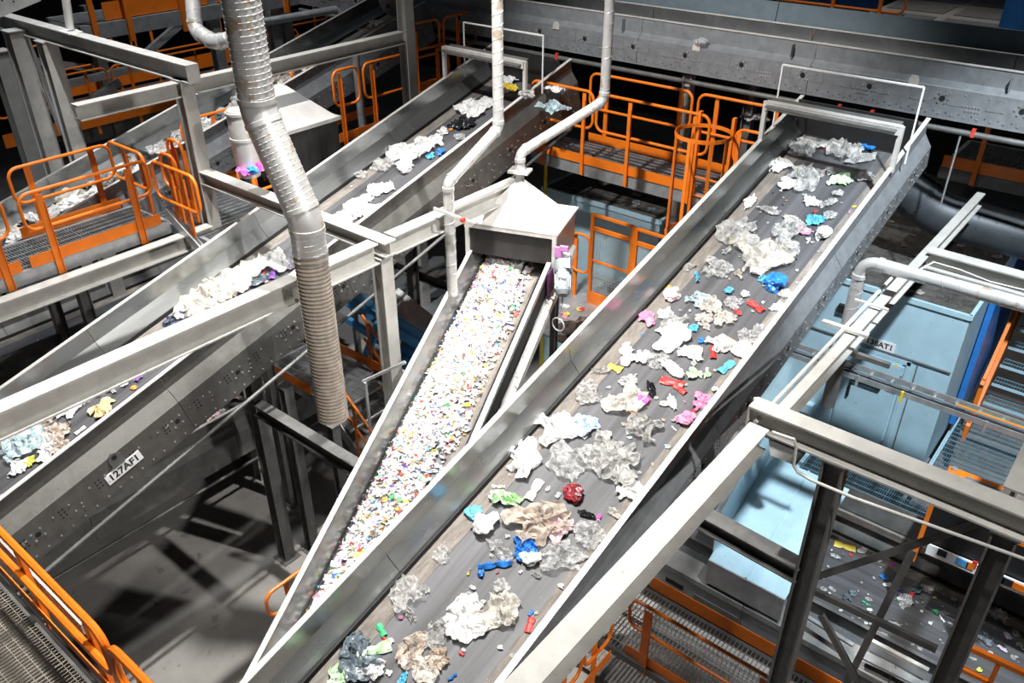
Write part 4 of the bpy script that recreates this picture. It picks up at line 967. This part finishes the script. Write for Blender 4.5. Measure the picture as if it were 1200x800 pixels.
# vent units at the top right
vu = empty('ventilation_unit', loc=(-3.7, 16.5, 5.5)); tag(vu, 'pale ventilation casing with perforated grilles at the top right', 'ventilator')
P = [Vector(p_) for p_ in ((-4.83, 14.85, 6.3), (-2.55, 14.85, 6.3), (-2.55, 18.6, 6.3), (-4.83, 18.6, 6.3))]
MB().hexa([p_ - Vector((0, 0, .8)) for p_ in P] + P).build('casing', beamgrey, vu)
for i in range(2):
    for j in range(3):
        x_ = P[0].x + .10 + i * 1.10; y_ = P[0].y + .10 + j * 1.2
        g = MB().box((x_ + .47, y_ + .42, 6.305), (.94, .84, .012)); go = g.build('grille', darkbeam, vu)
        mb = MB()
        for k_ in range(16): mb.box((x_ + .03 + k_ * .059, y_ + .42, 6.314), (.010, .82, .006))
        for k_ in range(14): mb.box((x_ + .47, y_ + .03 + k_ * .06, 6.314), (.92, .010, .006))
        tag(mb.build('perforation_bars', beamgrey, go), kind='stuff')
railing('orange railing behind the top of the cross conveyor', at(860, 30, y=15.5), at(860, 30, y=15.5) + Vector((4.2, 0, 0)), [(0, .55), (.65, 3.0)], [.4, 1.8, 2.6], side=(0, -1, 0))
tag(MB().box(at(985, -30, y=19), (2.0, .1, 1.2)).build('blue_machine_panel', blue), 'blue machine panel behind the top railing', 'panel')
tag(MB().box(at(1192, 28, y=15.8), (.4, .6, .9)).build('blue_machine_panel', blue), 'small blue machine part at the top right corner', 'panel')

# ------------------------------------------------------------------ waste pieces
def fbm(p, o=4):
    return noise.fractal(p, 1.0, 2.0, o, noise_basis='PERLIN_ORIGINAL')
def make_sheet(seed, n=13, amp=.34, asp=1., tatter=.35, curl=.2):
    """a crumpled film: a sheet gathered by strong low folds, creased by ridged noise, with an uneven hem"""
    r = random.Random(seed); off = Vector((r.uniform(-50, 50), r.uniform(-50, 50), r.uniform(-50, 50)))
    V = []; Fc = []; fa = r.uniform(0, 3.14); fk = r.uniform(5, 9)
    for j in range(n):
        for i in range(n):
            a, b = i / (n - 1) * 2 - 1, j / (n - 1) * 2 - 1
            x = a * math.sqrt(1 - .42 * b * b); y = b * math.sqrt(1 - .42 * a * a)
            m = min(1, math.hypot(x, y)); th = math.atan2(b, a)
            k = 1 + tatter * m * (noise.noise(Vector((math.cos(th) * 1.1, math.sin(th) * 1.1, 0)) + off) * 1.5 + noise.noise(Vector((math.cos(th) * 3.2, math.sin(th) * 3.2, 3)) + off) * .45)
            x *= .5 * k; y *= .5 * k
            p = Vector((x * 2., y * 2., 0)) + off
            w1 = Vector((noise.noise(p * 1.5 + Vector((7, 0, 0))), noise.noise(p * 1.5 + Vector((0, 9, 0))), 0))
            w2 = Vector((noise.noise(p * 3.6 + Vector((17, 0, 0))), noise.noise(p * 3.6 + Vector((0, 19, 0))), 0))
            pp = p + w1 * .5
            ridge = (1 - abs(noise.noise(pp * 1.6)) * 2) ** 2 * .55 + (1 - abs(noise.noise(pp * 3.3 + Vector((3, 3, 3)))) * 2) ** 2 * .32 + abs(noise.noise(pp * 6.5)) * .22
            fold = math.sin((math.cos(fa) * x + math.sin(fa) * y) * fk * 2 + w1.x * 5) * .18
            z = amp * (ridge * (1 - .5 * m) + max(0, fold) * (1 - .4 * m)) + curl * m * m * max(0, noise.noise(Vector((math.cos(th), math.sin(th), 8)) + off))
            V.append((x + w1.x * .20 + w2.x * .07, (y + w1.y * .20 + w2.y * .07) * asp, z))
    for j in range(n - 1):
        for i in range(n - 1):
            q = (j * n + i, j * n + i + 1, (j + 1) * n + i + 1, (j + 1) * n + i)
            if (i + j) % 2: Fc += [(q[0], q[1], q[2]), (q[0], q[2], q[3])]
            else: Fc += [(q[0], q[1], q[3]), (q[1], q[2], q[3])]
    mz = min(v[2] for v in V)
    me = bpy.data.meshes.new('crumpled_sheet'); me.from_pydata([(a, b, c - mz) for a, b, c in V], [], Fc); me.materials.append(None); me.update(); return me
def make_clump(seed, sub=3, flat=.5, asp=1.):
    r = random.Random(seed); off = Vector((r.uniform(-50, 50), r.uniform(-50, 50), r.uniform(-50, 50)))
    bm_ = bmesh.new(); bmesh.ops.create_icosphere(bm_, subdivisions=sub, radius=.5)
    for v in bm_.verts:
        d = v.co.normalized()
        k = .72 + .55 * noise.noise(d * 1.2 + off) + .40 * abs(noise.noise(d * 2.6 + off)) - .30 * abs(noise.noise(d * 5.0 + off)) + .1 * noise.noise(d * 9 + off)
        v.co = d * (.5 * k); v.co.z *= flat; v.co.y *= asp
    mz = min(v.co.z for v in bm_.verts)
    for v in bm_.verts: v.co.z = v.co.z - mz * .55
    me = bpy.data.meshes.new('crumpled_clump'); bm_.to_mesh(me); bm_.free(); me.materials.append(None); return me
def make_strip(seed, n=14):
    r = random.Random(seed); V = []; Fc = []; a = r.uniform(-.5, .5); x = y = 0; ph = r.uniform(0, 6)
    for i in range(n):
        t = i / (n - 1); w_ = .06 + .07 * abs(math.sin(t * 7 + ph)); a += r.uniform(-.35, .35); x += math.cos(a) / n; y += math.sin(a) / n
        nx, ny = -math.sin(a), math.cos(a); z = .05 + .06 * abs(math.sin(t * 9 + ph))
        V += [(x + nx * w_, y + ny * w_, z * .4), (x, y, z + .04), (x - nx * w_, y - ny * w_, z * .3)]
        if i: b = 3 * i; Fc += [(b - 3, b, b + 1, b - 2), (b - 2, b + 1, b + 2, b - 1)]
    cx_ = sum(v[0] for v in V) / len(V); cy_ = sum(v[1] for v in V) / len(V)
    me = bpy.data.meshes.new('twisted_strip'); me.from_pydata([(p[0] - cx_, p[1] - cy_, p[2]) for p in V], [], Fc); me.materials.append(None); me.update(); return me
def make_wrap(seed, n=7):
    r = random.Random(seed); V = []; Fc = []; off = Vector((seed * 3.1, 0, 0))
    for j in range(n):
        for i in range(n + 3):
            x = i / (n + 2) - .5; y = (j / (n - 1) - .5) * .5
            pinch = 1 - .35 * max(0, 1 - abs(x + .05) * 6)
            z = .10 * (1 - (2 * j / (n - 1) - 1) ** 2) + .05 * abs(noise.noise(Vector((x * 6, y * 6, 0)) + off))
            V.append((x, y * pinch + .02 * noise.noise(Vector((x * 5, y * 5, 4)) + off), z))
    m = n + 3
    for j in range(n - 1):
        for i in range(m - 1): Fc.append((j * m + i, j * m + i + 1, (j + 1) * m + i + 1, (j + 1) * m + i))
    me = bpy.data.meshes.new('wrapper'); me.from_pydata(V, [], Fc); me.materials.append(None); me.update(); return me
PROTO = {'film': [make_sheet(i, 21, .36, 1., .42) for i in range(12)], 'long': [make_sheet(40 + i, 17, .34, .5, .45) for i in range(7)],
         'clump': [make_clump(i, 3, .55) for i in range(5)], 'bag': [make_clump(20 + i, 3, .62, .85) for i in range(4)],
         'strip': [make_strip(i) for i in range(5)], 'wrap': [make_wrap(i) for i in range(4)], 'bit': [make_sheet(80 + i, 5, .35, .7, .3) for i in range(6)]}
NAMES = {'film': 'crumpled_film', 'long': 'torn_film', 'clump': 'film_clump', 'bag': 'plastic_bag', 'strip': 'film_strip', 'wrap': 'wrapper', 'bit': 'plastic_scrap'}
WORD = {'film': 'crumpled', 'long': 'torn', 'clump': 'wadded', 'bag': 'bunched', 'strip': 'twisted', 'wrap': 'flat', 'bit': 'small'}
NOUN = {'film': 'film sheet', 'long': 'film piece', 'clump': 'film clump', 'bag': 'plastic bag', 'strip': 'film strip', 'wrap': 'wrapper', 'bit': 'plastic scrap'}
COLW = {'clear': 'clear', 'grey': 'translucent grey', 'white': 'white', 'cream': 'cream', 'beige': 'beige', 'palecyan': 'pale cyan', 'darkred': 'dark red', 'palepink': 'pale pink', 'palegreen': 'green printed', 'blueprint': 'blue printed', 'slategrey': 'slate grey', 'tan': 'yellowish tan', 'lime': 'lime yellow'}
prnd = random.Random(11)
USED = {}
def piece(c, px, py, wpx, kind, col, label=None, lift=0., group=None, sq=1., lmarks=None, where='', name=None, cat=None):
    p = conv_at(c, px, py, -c.D + .012 + lift)
    L_ = MATX[c.root.name].inverted() @ p
    L_.x = min(max(L_.x, .16), c.W - .16); L_.y = min(max(L_.y, .1), c.q1 - c.q0 - .1)
    p = MATX[c.root.name] @ L_
    s = max(.025, wpx * depth(p) / F * .98)
    return put(p, c.R, s, kind, col, label, group, sq, name, cat)
def put(p, R, s, kind, col, label, group=None, sq=1., name=None, cat=None):
    me = prnd.choice(PROTO[kind])
    o = bpy.data.objects.new(name or NAMES[kind], me); link(o)
    o.matrix_world = Matrix.Translation(p) @ R @ Matrix.Rotation(prnd.uniform(0, 6.28), 4, 'Z') @ Matrix.Diagonal((s * prnd.uniform(.9, 1.15), s * prnd.uniform(.85, 1.1), s * sq * prnd.uniform(.8, 1.1), 1))
    o.material_slots[0].link = 'OBJECT'; o.material_slots[0].material = FILM[col]
    tag(o, label, cat or ('bag' if kind == 'bag' else 'wrapper' if kind == 'wrap' else 'plastic film'), group)
    return o
ITEMS = []   # (conveyor, px, py, kind, col, obj)
MAIN = """1015 173 20 bag blue|944 174 36 film grey|992 178 46 film grey|1008 188 32 long grey|968 175 6 bit red|910 194 28 film white|932 196 13 strip lime|946 210 46 film clear|924 216 22 film white|964 201 8 bit red|973 201 17 wrap silver|986 211 25 film palegreen|997 210 8 bit green|950 236 20 film white|983 227 15 clump clear|970 238 24 long grey|879 238 24 long white|902 247 20 long grey|908 244 8 bit white|864 273 46 film grey|857 282 12 wrap yellow|852 294 14 long grey|929 257 20 long cream|956 258 21 film cyan|955 248 6 bit red|942 271 17 film pink|964 276 27 bag white|924 270 36 film grey|972 253 15 clump grey|947 283 9 strip white|903 284 9 bit white|918 294 40 film grey|1001 242 5 bit yellow|1014 208 22 film grey
896 304 60 film cream|886 318 15 film lavender|866 321 15 long beige|908 334 33 bag blue|896 328 18 film cyan|855 341 15 clump cyan|874 345 12 clump white|886 359 22 wrap red|817 325 22 strip cyan|840 316 28 film clear|807 313 13 film grey|788 347 26 bag palepink|780 336 8 bit orange|816 351 25 film palecyan|834 358 28 film cream|860 355 20 film clear|865 366 10 bit red|824 374 17 film cream|849 374 22 film cream|910 360 15 film white|920 345 16 clump clear|812 385 12 film cyan|822 400 9 clump blue|842 402 28 film white|850 408 14 film palepink|856 399 9 bit orange|876 396 24 film clear|868 408 24 film white|889 388 15 film clear|836 413 18 wrap red|851 430 21 wrap cyan|813 438 16 film palegreen|828 438 15 long palegreen|813 426 9 clump clear|812 414 26 film white|816 417 10 bit magenta|790 396 42 film white|792 378 28 film clear|788 448 26 wrap red|797 456 16 wrap red|789 432 30 long white|838 456 10 clump white|826 383 15 long cream
759 373 22 film pink|780 368 20 film white|733 410 20 film white|738 421 19 film palepink|721 431 19 wrap yellow|704 434 22 long grey|736 447 21 clump clear|688 456 24 film grey|754 420 21 film white|770 424 26 film clear|776 397 9 bit blue|764 456 21 long black|687 464 25 film grey|734 471 44 film cream|754 469 16 clump magenta|742 482 10 bit orange|650 501 50 film white|682 498 36 film blueprint|754 505 44 film grey|778 473 12 bit white|707 528 50 film grey|616 531 42 film white|806 492 26 clump pink|823 472 22 film pink|788 472 18 long white|790 502 9 strip white|812 482 7 bit red
616 544 40 film white|670 543 58 film clear|724 543 50 film grey|626 574 27 wrap palepink|592 587 42 long palegreen|555 601 20 clump cyan|569 616 42 bag white|584 570 20 strip white|672 579 29 clump darkred|633 614 58 film beige|656 618 32 film palepink|643 613 9 bit red|690 604 19 long black|702 606 8 bit magenta|616 644 34 film blue|622 657 27 bag white|580 662 40 strip blue|564 672 10 clump blue|589 645 32 long clear|656 651 46 film clear|694 628 38 film clear|680 655 20 long white|719 601 19 long cream|737 574 28 film white|518 648 21 film clear|550 668 11 strip grey|587 687 22 clump grey|629 673 15 long grey|478 695 40 film clear|479 719 23 long grey|501 692 8 bit grey|447 738 17 wrap green|439 762 36 wrap palegreen|545 726 52 film white|586 719 56 film cream|621 732 19 wrap red|515 739 34 film grey|484 763 38 film beige|515 773 28 film brown|501 783 34 film cream|530 793 15 strip blue|420 773 52 film slategrey|436 784 32 film white|473 795 18 long cyan|410 766 24 film black|456 788 10 bit white|400 790 26 film palegreen"""
AFL = """500 172 36 film white|476 180 38 film white|450 194 32 film clear|476 197 25 bag white|504 183 13 film cyan|516 179 13 clump blue|518 155 15 clump white|531 150 11 wrap orange|544 146 28 film black|424 206 17 clump clear|440 222 23 film white|453 222 21 film white|428 234 20 film white|412 240 22 film cream|422 246 32 film white|408 254 30 film white|409 247 8 bit green|538 162 15 clump clear|556 128 36 film white|566 122 24 film white|554 117 8 bit palecyan|564 120 8 bit blue|548 140 18 film black|600 92 30 film white|592 92 9 clump cyan|598 104 22 long yellow|590 108 18 film cream|320 308 46 film white|338 310 17 film lavender|320 321 19 wrap purple|300 330 25 film slategrey|290 318 44 film cream|270 336 60 film cream|250 348 62 film cream|284 326 50 film white|228 362 42 film cream|208 375 27 film navy|309 319 9 bit darkred|312 330 6 bit pink
169 433 17 wrap yellow|161 443 13 film purple|148 446 18 long white|157 454 8 bit orange|130 457 16 long silver|142 452 9 strip white|115 463 8 bit red|120 480 27 film tan|80 483 23 film white|97 472 17 long clear|94 504 13 wrap white|54 493 25 film beige|30 503 17 film red|39 498 7 bit red|70 508 31 film beige|48 510 32 film clear|26 522 46 film palecyan|58 518 22 film white|68 524 26 film beige|56 531 25 film white|22 548 27 film white|36 541 15 film lime|124 468 9 bit palepink"""
def parse(txt, c):
    out = []
    for t in txt.replace('\n', '|').split('|'):
        a = t.split(); out.append((c, float(a[0]), float(a[1]), float(a[2]), a[3], a[4]))
    return out
def label_items(items, belt_name):
    """every label names the piece by look and, when alike ones exist, by the most telling neighbour"""
    def short(it): return f"{COLW.get(it[5], it[5])} {NOUN[it[4]]}"
    def base(it): return f"{WORD[it[4]]} {short(it)}"
    cnt = {}
    for it in items: cnt[short(it)] = cnt.get(short(it), 0) + 1
    marks = [it for it in items if cnt[short(it)] == 1]
    labs = []
    for it in items:
        b = base(it)
        if cnt[short(it)] == 1: labs.append(f"{b} on the {belt_name}"); continue
        best = min((m for m in marks if m is not it), key=lambda m: math.hypot(m[1] - it[1], m[2] - it[2]))
        dx, dy = it[1] - best[1], it[2] - best[2]
        rel = ('right of' if dx > 0 else 'left of') if abs(dx) > abs(dy) else ('below' if dy > 0 else 'above')
        labs.append(f"{b} {rel} the {short(best)} on the {belt_name}")
    seen = {}
    for i, l in enumerate(labs): seen.setdefault(l, []).append(i)
    for l, ids in seen.items():
        if len(ids) > 1:
            ids.sort(key=lambda i: items[i][3])
            words = ['smaller', 'larger'] if len(ids) == 2 else ['smallest', 'medium', 'larger', 'largest', 'widest'][:len(ids)]
            for w_, i in zip(words, ids): labs[i] = w_ + ' ' + labs[i]
    return labs
for txt, c, nm in ((MAIN, main, 'wide belt'), (AFL, af, '127AF1 belt')):
    its = parse(txt, c); lb = label_items(its, nm)
    for it, l in zip(its, lb):
        piece(*it[:6], label=l, sq=1.0 if it[4] in ('film', 'long') else 1.)
# random scatter helpers for belts whose pieces can hardly be told apart
def scatter(c, n, u0, u1, q0, q1, s0, s1, kinds, cols, label, group, seed, z=0., cond=None):
    r = random.Random(seed)
    for i in range(n):
        u = r.uniform(u0, u1); q = r.uniform(q0, q1)
        p = conv_pt(c, u, q, -c.D + .012 + z * r.random())
        k_ = r.choice(kinds); cl = r.choice(cols)
        put(p, c.R, r.uniform(s0, s1), k_, cl, label.replace('%', COLW.get(cl, cl)), group)
WC = ['white', 'white', 'clear', 'grey', 'cream', 'white']
scatter(far, 80, .22, .95, 3.7, 6.5, .16, .40, ['film', 'long', 'clump'], WC, '% crumpled film in the heap behind the left orange railing', 'film heap behind the left railing', 1, .10)
scatter(far, 14, .25, .9, 3.9, 6.4, .05, .12, ['bit', 'film'], ['red', 'purple', 'navy', 'palecyan', 'yellow', 'pink'], 'small % scrap in the heap behind the left orange railing', 'coloured scraps behind the left railing', 2, .14)
scatter(far, 50, .22, .95, 6.5, 8.3, .14, .34, ['film', 'long', 'clump'], WC, '% crumpled film on the distant conveyor beside the left column', 'film on the distant conveyor by the column', 3, .10)
scatter(far, 60, .22, .95, 8.3, 11.0, .08, .26, ['film', 'long', 'clump'], WC + ['grey', 'beige'], '% crumpled film on the distant conveyor right of the spiral duct', 'film on the distant conveyor right of the duct', 4, .10)
scatter(far, 16, .25, .9, 8.3, 10.6, .05, .12, ['bit', 'film'], ['red', 'orange', 'blue', 'yellow', 'green', 'palecyan'], 'small % scrap on the distant conveyor right of the spiral duct', 'coloured scraps on the distant conveyor', 5, .14)
scatter(dk, 34, .75, 1.0, 2.8, 6.0, .10, .26, ['film', 'long'], ['white', 'clear', 'grey', 'cream'], '% film shred in the thin line on the shaded left conveyor', 'film shreds on the shaded left conveyor', 6, .05)
scatter(ua, 40, .55, 1.0, 3.2, 6.2, .08, .22, ['film', 'long', 'bit'], ['white', 'clear', 'grey', 'beige', 'palepink', 'cream', 'brown'], '% scrap on the shaded conveyor beneath the 127AF1 conveyor', 'scraps on the shaded lower conveyor', 7, .06)
LOW = """990 640 22 wrap yellow|997 650 6 bit red|1010 645 12 bit white|978 652 12 long silver|1045 662 12 strip magenta|1036 676 9 bit blue|1040 685 10 bit white|1054 690 5 bit blue|1068 697 9 bit red|1062 702 16 film silver|1060 708 12 film clear|1000 695 10 bit slategrey|992 700 11 film slategrey|1015 707 12 strip green|1018 702 9 bit clear|1020 715 7 bit white|1097 717 8 clump green|1104 725 11 strip white|1075 690 14 film slategrey|1085 690 14 film grey|1100 690 12 long clear|998 726 9 film grey|1000 742 8 bit white|1005 746 7 bit palegreen|1015 730 6 bit white|1048 733 13 film grey|1033 742 10 long clear|1118 702 9 bit clear|1080 716 5 bit white|1090 730 6 bit white|1170 720 18 film cream|1150 705 12 film cream|1178 730 9 bit brown|1156 748 16 film slategrey|1180 745 12 bit lavender|1190 742 12 bit clear|1140 757 6 bit palecyan|1175 760 12 long lavender|1132 765 6 bit white|1160 765 8 bit cream|1195 755 10 film grey|1148 785 9 bit lime|1140 772 8 bit clear|1110 790 6 bit white|1070 770 8 bit white|1078 760 7 bit grey|1095 700 6 bit lime|975 690 8 bit grey|985 715 6 bit white|965 690 9 bit clear|970 670 8 bit silver|1030 656 7 bit white|1120 740 5 bit palegreen|1188 770 8 film grey|1125 712 7 bit grey"""
its = parse(LOW, low); lb = label_items(its, 'dark belt')
for it, l in zip(its, lb): piece(*it[:6], label=l)
scatter(low, 110, .25, 1.5, 2.2, 5.6, .02, .05, ['bit'], ['white', 'grey', 'clear', 'silver', 'cream', 'slategrey'], 'tiny % scrap scattered on the dark scraps conveyor', 'tiny scraps on the dark conveyor', 9)
scatter(main, 120, .18, 1.32, 2.3, 9.6, .022, .06, ['bit'], ['white', 'white', 'clear', 'grey', 'cream', 'silver', 'beige', 'palecyan'], 'tiny % scrap between larger pieces on the wide belt', 'tiny scraps on the wide belt', 31)
scatter(main, 26, .22, 1.28, 2.3, 9.6, .025, .06, ['bit', 'wrap'], ['red', 'blue', 'cyan', 'yellow', 'green', 'pink', 'orange', 'black'], 'tiny bright % scrap between larger pieces on the wide belt', 'tiny coloured scraps on the wide belt', 32)
scatter(af, 30, .2, 1.3, .6, 9.2, .03, .07, ['bit'], ['white', 'clear', 'cream', 'grey'], 'tiny % scrap between larger pieces on the 127AF1 belt', 'tiny scraps on the 127AF1 belt', 33)
# debris on the booth roofs, the deck below the gate and the trough beside the wide conveyor
I4 = Matrix.Identity(4); rr = random.Random(21)
for i in range(26): put(Vector((rr.uniform(-4.2, -1.5), rr.uniform(11.2, 13.8), 3.605)), I4, rr.uniform(.05, .16), rr.choice(['bit', 'film']), (cl_ := rr.choice(['grey', 'brown', 'beige', 'slategrey'])), COLW.get(cl_, cl_) + ' grimy scrap on the roof of the 138AT1 booth', 'scraps on the 138AT1 booth roof')
for i in range(16): put(Vector((rr.uniform(-8.1, -6.2), rr.uniform(11.2, 12.4), 3.665)), I4, rr.uniform(.05, .22), rr.choice(['bit', 'film']), (cl_ := rr.choice(['grey', 'clear', 'slategrey', 'brown'])), COLW.get(cl_, cl_) + ' grimy scrap on the roof under the orange platform', 'scraps on the roof under the platform')
for i in range(22): put(Vector((rr.uniform(-6.8, -5.5), rr.uniform(8.9, 9.8), 2.425)), I4, rr.uniform(.04, .14), rr.choice(['bit', 'film']), (cl_ := rr.choice(['white', 'grey', 'cream', 'red', 'yellow', 'pink', 'white'])), COLW.get(cl_, cl_) + ' bright scrap on the littered deck below the mesh gate', 'scraps on the deck below the gate')
tag(MB().add(*(lambda n: ([(-6.05 + .42 * math.cos(a) * k / 4 + .05 * math.sin(5 * a), 9.15 + .3 * math.sin(a) * k / 4, 2.42 + .22 * (1 - (k / 4) ** 2) + .03 * math.sin(a * 3 + k)) for k in range(5) for a in [2 * math.pi * i / n for i in range(n)]], [(k * n + i, k * n + (i + 1) % n, (k + 1) * n + (i + 1) % n, (k + 1) * n + i) for k in range(4) for i in range(n)]))(20)).build('fluff_heap', debris, smooth=True), 'brown fluff heap on the deck below the motor', 'heap')
for px, py, d_, s, k_, cl, l in ((300, 200, 9.9, .34, 'film', 'magenta', 'purple rag hanging behind the spiral duct'), (296, 201, 9.8, .16, 'clump', 'blue', 'blue rag behind the spiral duct'), (650, 106, 12.2, .35, 'film', 'white', 'white rag hanging beside the yellow device'), (645, 128, 12.0, .45, 'film', 'palecyan', 'pale cyan sheet below the platform railing'), (618, 112, 11.4, .25, 'clump', 'grey', 'grey rag at the head of the 127AF1 conveyor'), (884, 140, 12.2, .4, 'film', 'grey', 'grey sheet hanging left of the white portal'), (820, 50, (at(820, 50, y=11.02)).y * 0 + depth(at(820, 50, y=11.02)), .2, 'clump', 'clear', 'clear film caught on the cross conveyor plate')):
    put(at(px, py, d=d_), I4, s, k_, cl, l)

# ------------------------------------------------------------------ flakes
def heap_h(u, q):
    t = (u - .10) / .66
    if t <= 0 or t >= 1: return 0
    return (math.sin(math.pi * min(1, t ** .8)) ** .7) * (.085 + .03 * noise.noise(Vector((u * 3, q * 1.6, 0))))
FC = [('white', (.90, .89, .88), 110), ('cream', (.84, .80, .75), 26), ('grey', (.62, .61, .60), 8), ('red', (.80, .08, .05), 4), ('orange', (.90, .42, .05), 4), ('yellow', (.86, .70, .10), 4), ('blue', (.08, .22, .70), 4), ('sky blue', (.25, .55, .78), 4), ('green', (.10, .50, .18), 3), ('pink', (.86, .36, .52), 4), ('purple', (.32, .16, .55), 2), ('black', (.03, .03, .03), 2), ('brown', (.36, .25, .18), 4)]
FM = [mat('flake_' + n_.replace(' ', '_'), c_, .45, 0, .08, 20) for n_, c_, w_ in FC]
FWt = [w_ for n_, c_, w_ in FC]
fr = random.Random(4)
def edge_u(q):   # right margin of the stream wanders
    return .66 + .10 * noise.noise(Vector((q * .9, 2, 0))) + .05 * noise.noise(Vector((q * 2.7, 5, 0)))
# base of the heap
mb = MB(); nq, nu = 120, 16
V = []; Q0, Q1 = 3.6, 10.0
for j in range(nq + 1):
    q = Q0 + (Q1 - Q0) * j / nq; e = edge_u(q)
    for i in range(nu + 1):
        u = .10 + (e - .10) * i / nu; t = i / nu
        V.append(conv_pt(flk, u, q, -flk.D + .004 + (math.sin(math.pi * t) ** .7 if 0 < t < 1 else 0) * (.075 + .02 * noise.noise(Vector((u * 3, q * 1.6, 0)))) + fr.uniform(-.006, .008)))
mb.add(V, [(j * (nu + 1) + i, j * (nu + 1) + i + 1, (j + 1) * (nu + 1) + i + 1, (j + 1) * (nu + 1) + i) for j in range(nq) for i in range(nu)])
tag(tag(mb.build('flake_bed', FM[1]), 'pale bed of shredded flakes on the flake conveyor', 'flakes'), kind='stuff')
def flake_top(u, q):
    e = edge_u(q); t = (u - .10) / (e - .10)
    return -flk.D + .004 + ((math.sin(math.pi * t) ** .7) * (.075 + .02 * noise.noise(Vector((u * 3, q * 1.6, 0)))) if 0 < t < 1 else 0)
mb = MB()
def rdir():
    v = Vector((fr.gauss(0, 1), fr.gauss(0, 1), fr.gauss(0, .45))); return v.normalized()
for i in range(12500):
    q = fr.uniform(Q0, Q1); e = edge_u(q)
    u = fr.uniform(.11, e) if fr.random() < .93 else fr.uniform(e, min(.86, e + .14))
    p = conv_pt(flk, u, q, flake_top(u, q) + fr.uniform(.002, .034))
    a = rdir(); b = a.cross(rdir()).normalized() if fr.random() < .2 else a.cross(Vector((fr.uniform(-.9, .9), fr.uniform(-.9, .9), 1))).normalized()
    s = fr.choice((.008, .011, .015, .020, .027)); a *= s * fr.uniform(.8, 1.6); b *= s
    nrm = a.cross(b).normalized() * s * fr.uniform(-.5, .5)
    mb.add([p - a - b, p + a * .8 - b * .9 + nrm, p + a + b + nrm * .3, p - a * .7 + b], [(0, 1, 2), (0, 2, 3)], fr.choices(range(len(FC)), FWt)[0])
tag(tag(mb.build('shredded_flakes', FM), 'countless shredded plastic flakes heaped on the flake conveyor', 'flakes'), kind='stuff')
# the larger flakes one by one
fm = []
for k_ in range(8):
    m_ = MB(); pts = []
    n = fr.choice((5, 6)); 
    pts = [Vector((math.cos(2 * math.pi * i / n) * fr.uniform(.6, 1.2), math.sin(2 * math.pi * i / n) * fr.uniform(.4, .9), fr.uniform(-.35, .35))) for i in range(n)]
    m_.add(pts + [Vector((0, 0, .3))] + [p_ - Vector((0, 0, .12)) for p_ in pts], [(i, (i + 1) % n, n) for i in range(n)] + [tuple(range(2 * n, n, -1))] + [(n + 1 + i, n + 1 + (i + 1) % n, (i + 1) % n, i) for i in range(n)])
    fm.append(m_.mesh('plastic_flake', None))
for i in range(300):
    q = Q0 + (Q1 - Q0) * fr.random(); e = edge_u(q)
    u = fr.uniform(.11, e) if fr.random() < .88 else fr.uniform(e, min(.86, e + .14))
    ci = fr.choices(range(len(FC)), [w_ if j else 30 for j, w_ in enumerate(FWt)])[0]
    o = bpy.data.objects.new('plastic_flake', fr.choice(fm)); link(o)
    s = fr.uniform(.020, .036)
    o.matrix_world = Matrix.Translation(conv_pt(flk, u, q, flake_top(u, q) + .018)) @ flk.R @ Matrix.Rotation(fr.uniform(0, 6.28), 4, 'Z') @ Matrix.Rotation(fr.uniform(-.6, .6), 4, 'X') @ Matrix.Diagonal((s, s, s, 1))
    o.material_slots[0].link = 'OBJECT'; o.material_slots[0].material = FM[ci]
    tag(o, f'{FC[ci][0]} plastic flake among the larger ones on the flake heap', 'flake', f'{FC[ci][0]} flakes on the flake heap')
# a few flakes stuck on the ledge beside it
mb = MB()
for i in range(90):
    p = conv_pt(flk, fr.uniform(1.07, 1.14), fr.uniform(4, 9.2), -.30 + fr.uniform(-.04, .03)); s = fr.uniform(.006, .014); a = rdir() * s; b = a.cross(Vector((.2, .1, 1))).normalized() * s
    mb.add([p - a - b, p + a - b, p + a + b, p - a + b], [(0, 1, 2, 3)])
tag(tag(mb.build('stuck_flakes', FM[0]), 'white flakes stuck on the ledge beside the flake conveyor', 'flakes'), kind='stuff')
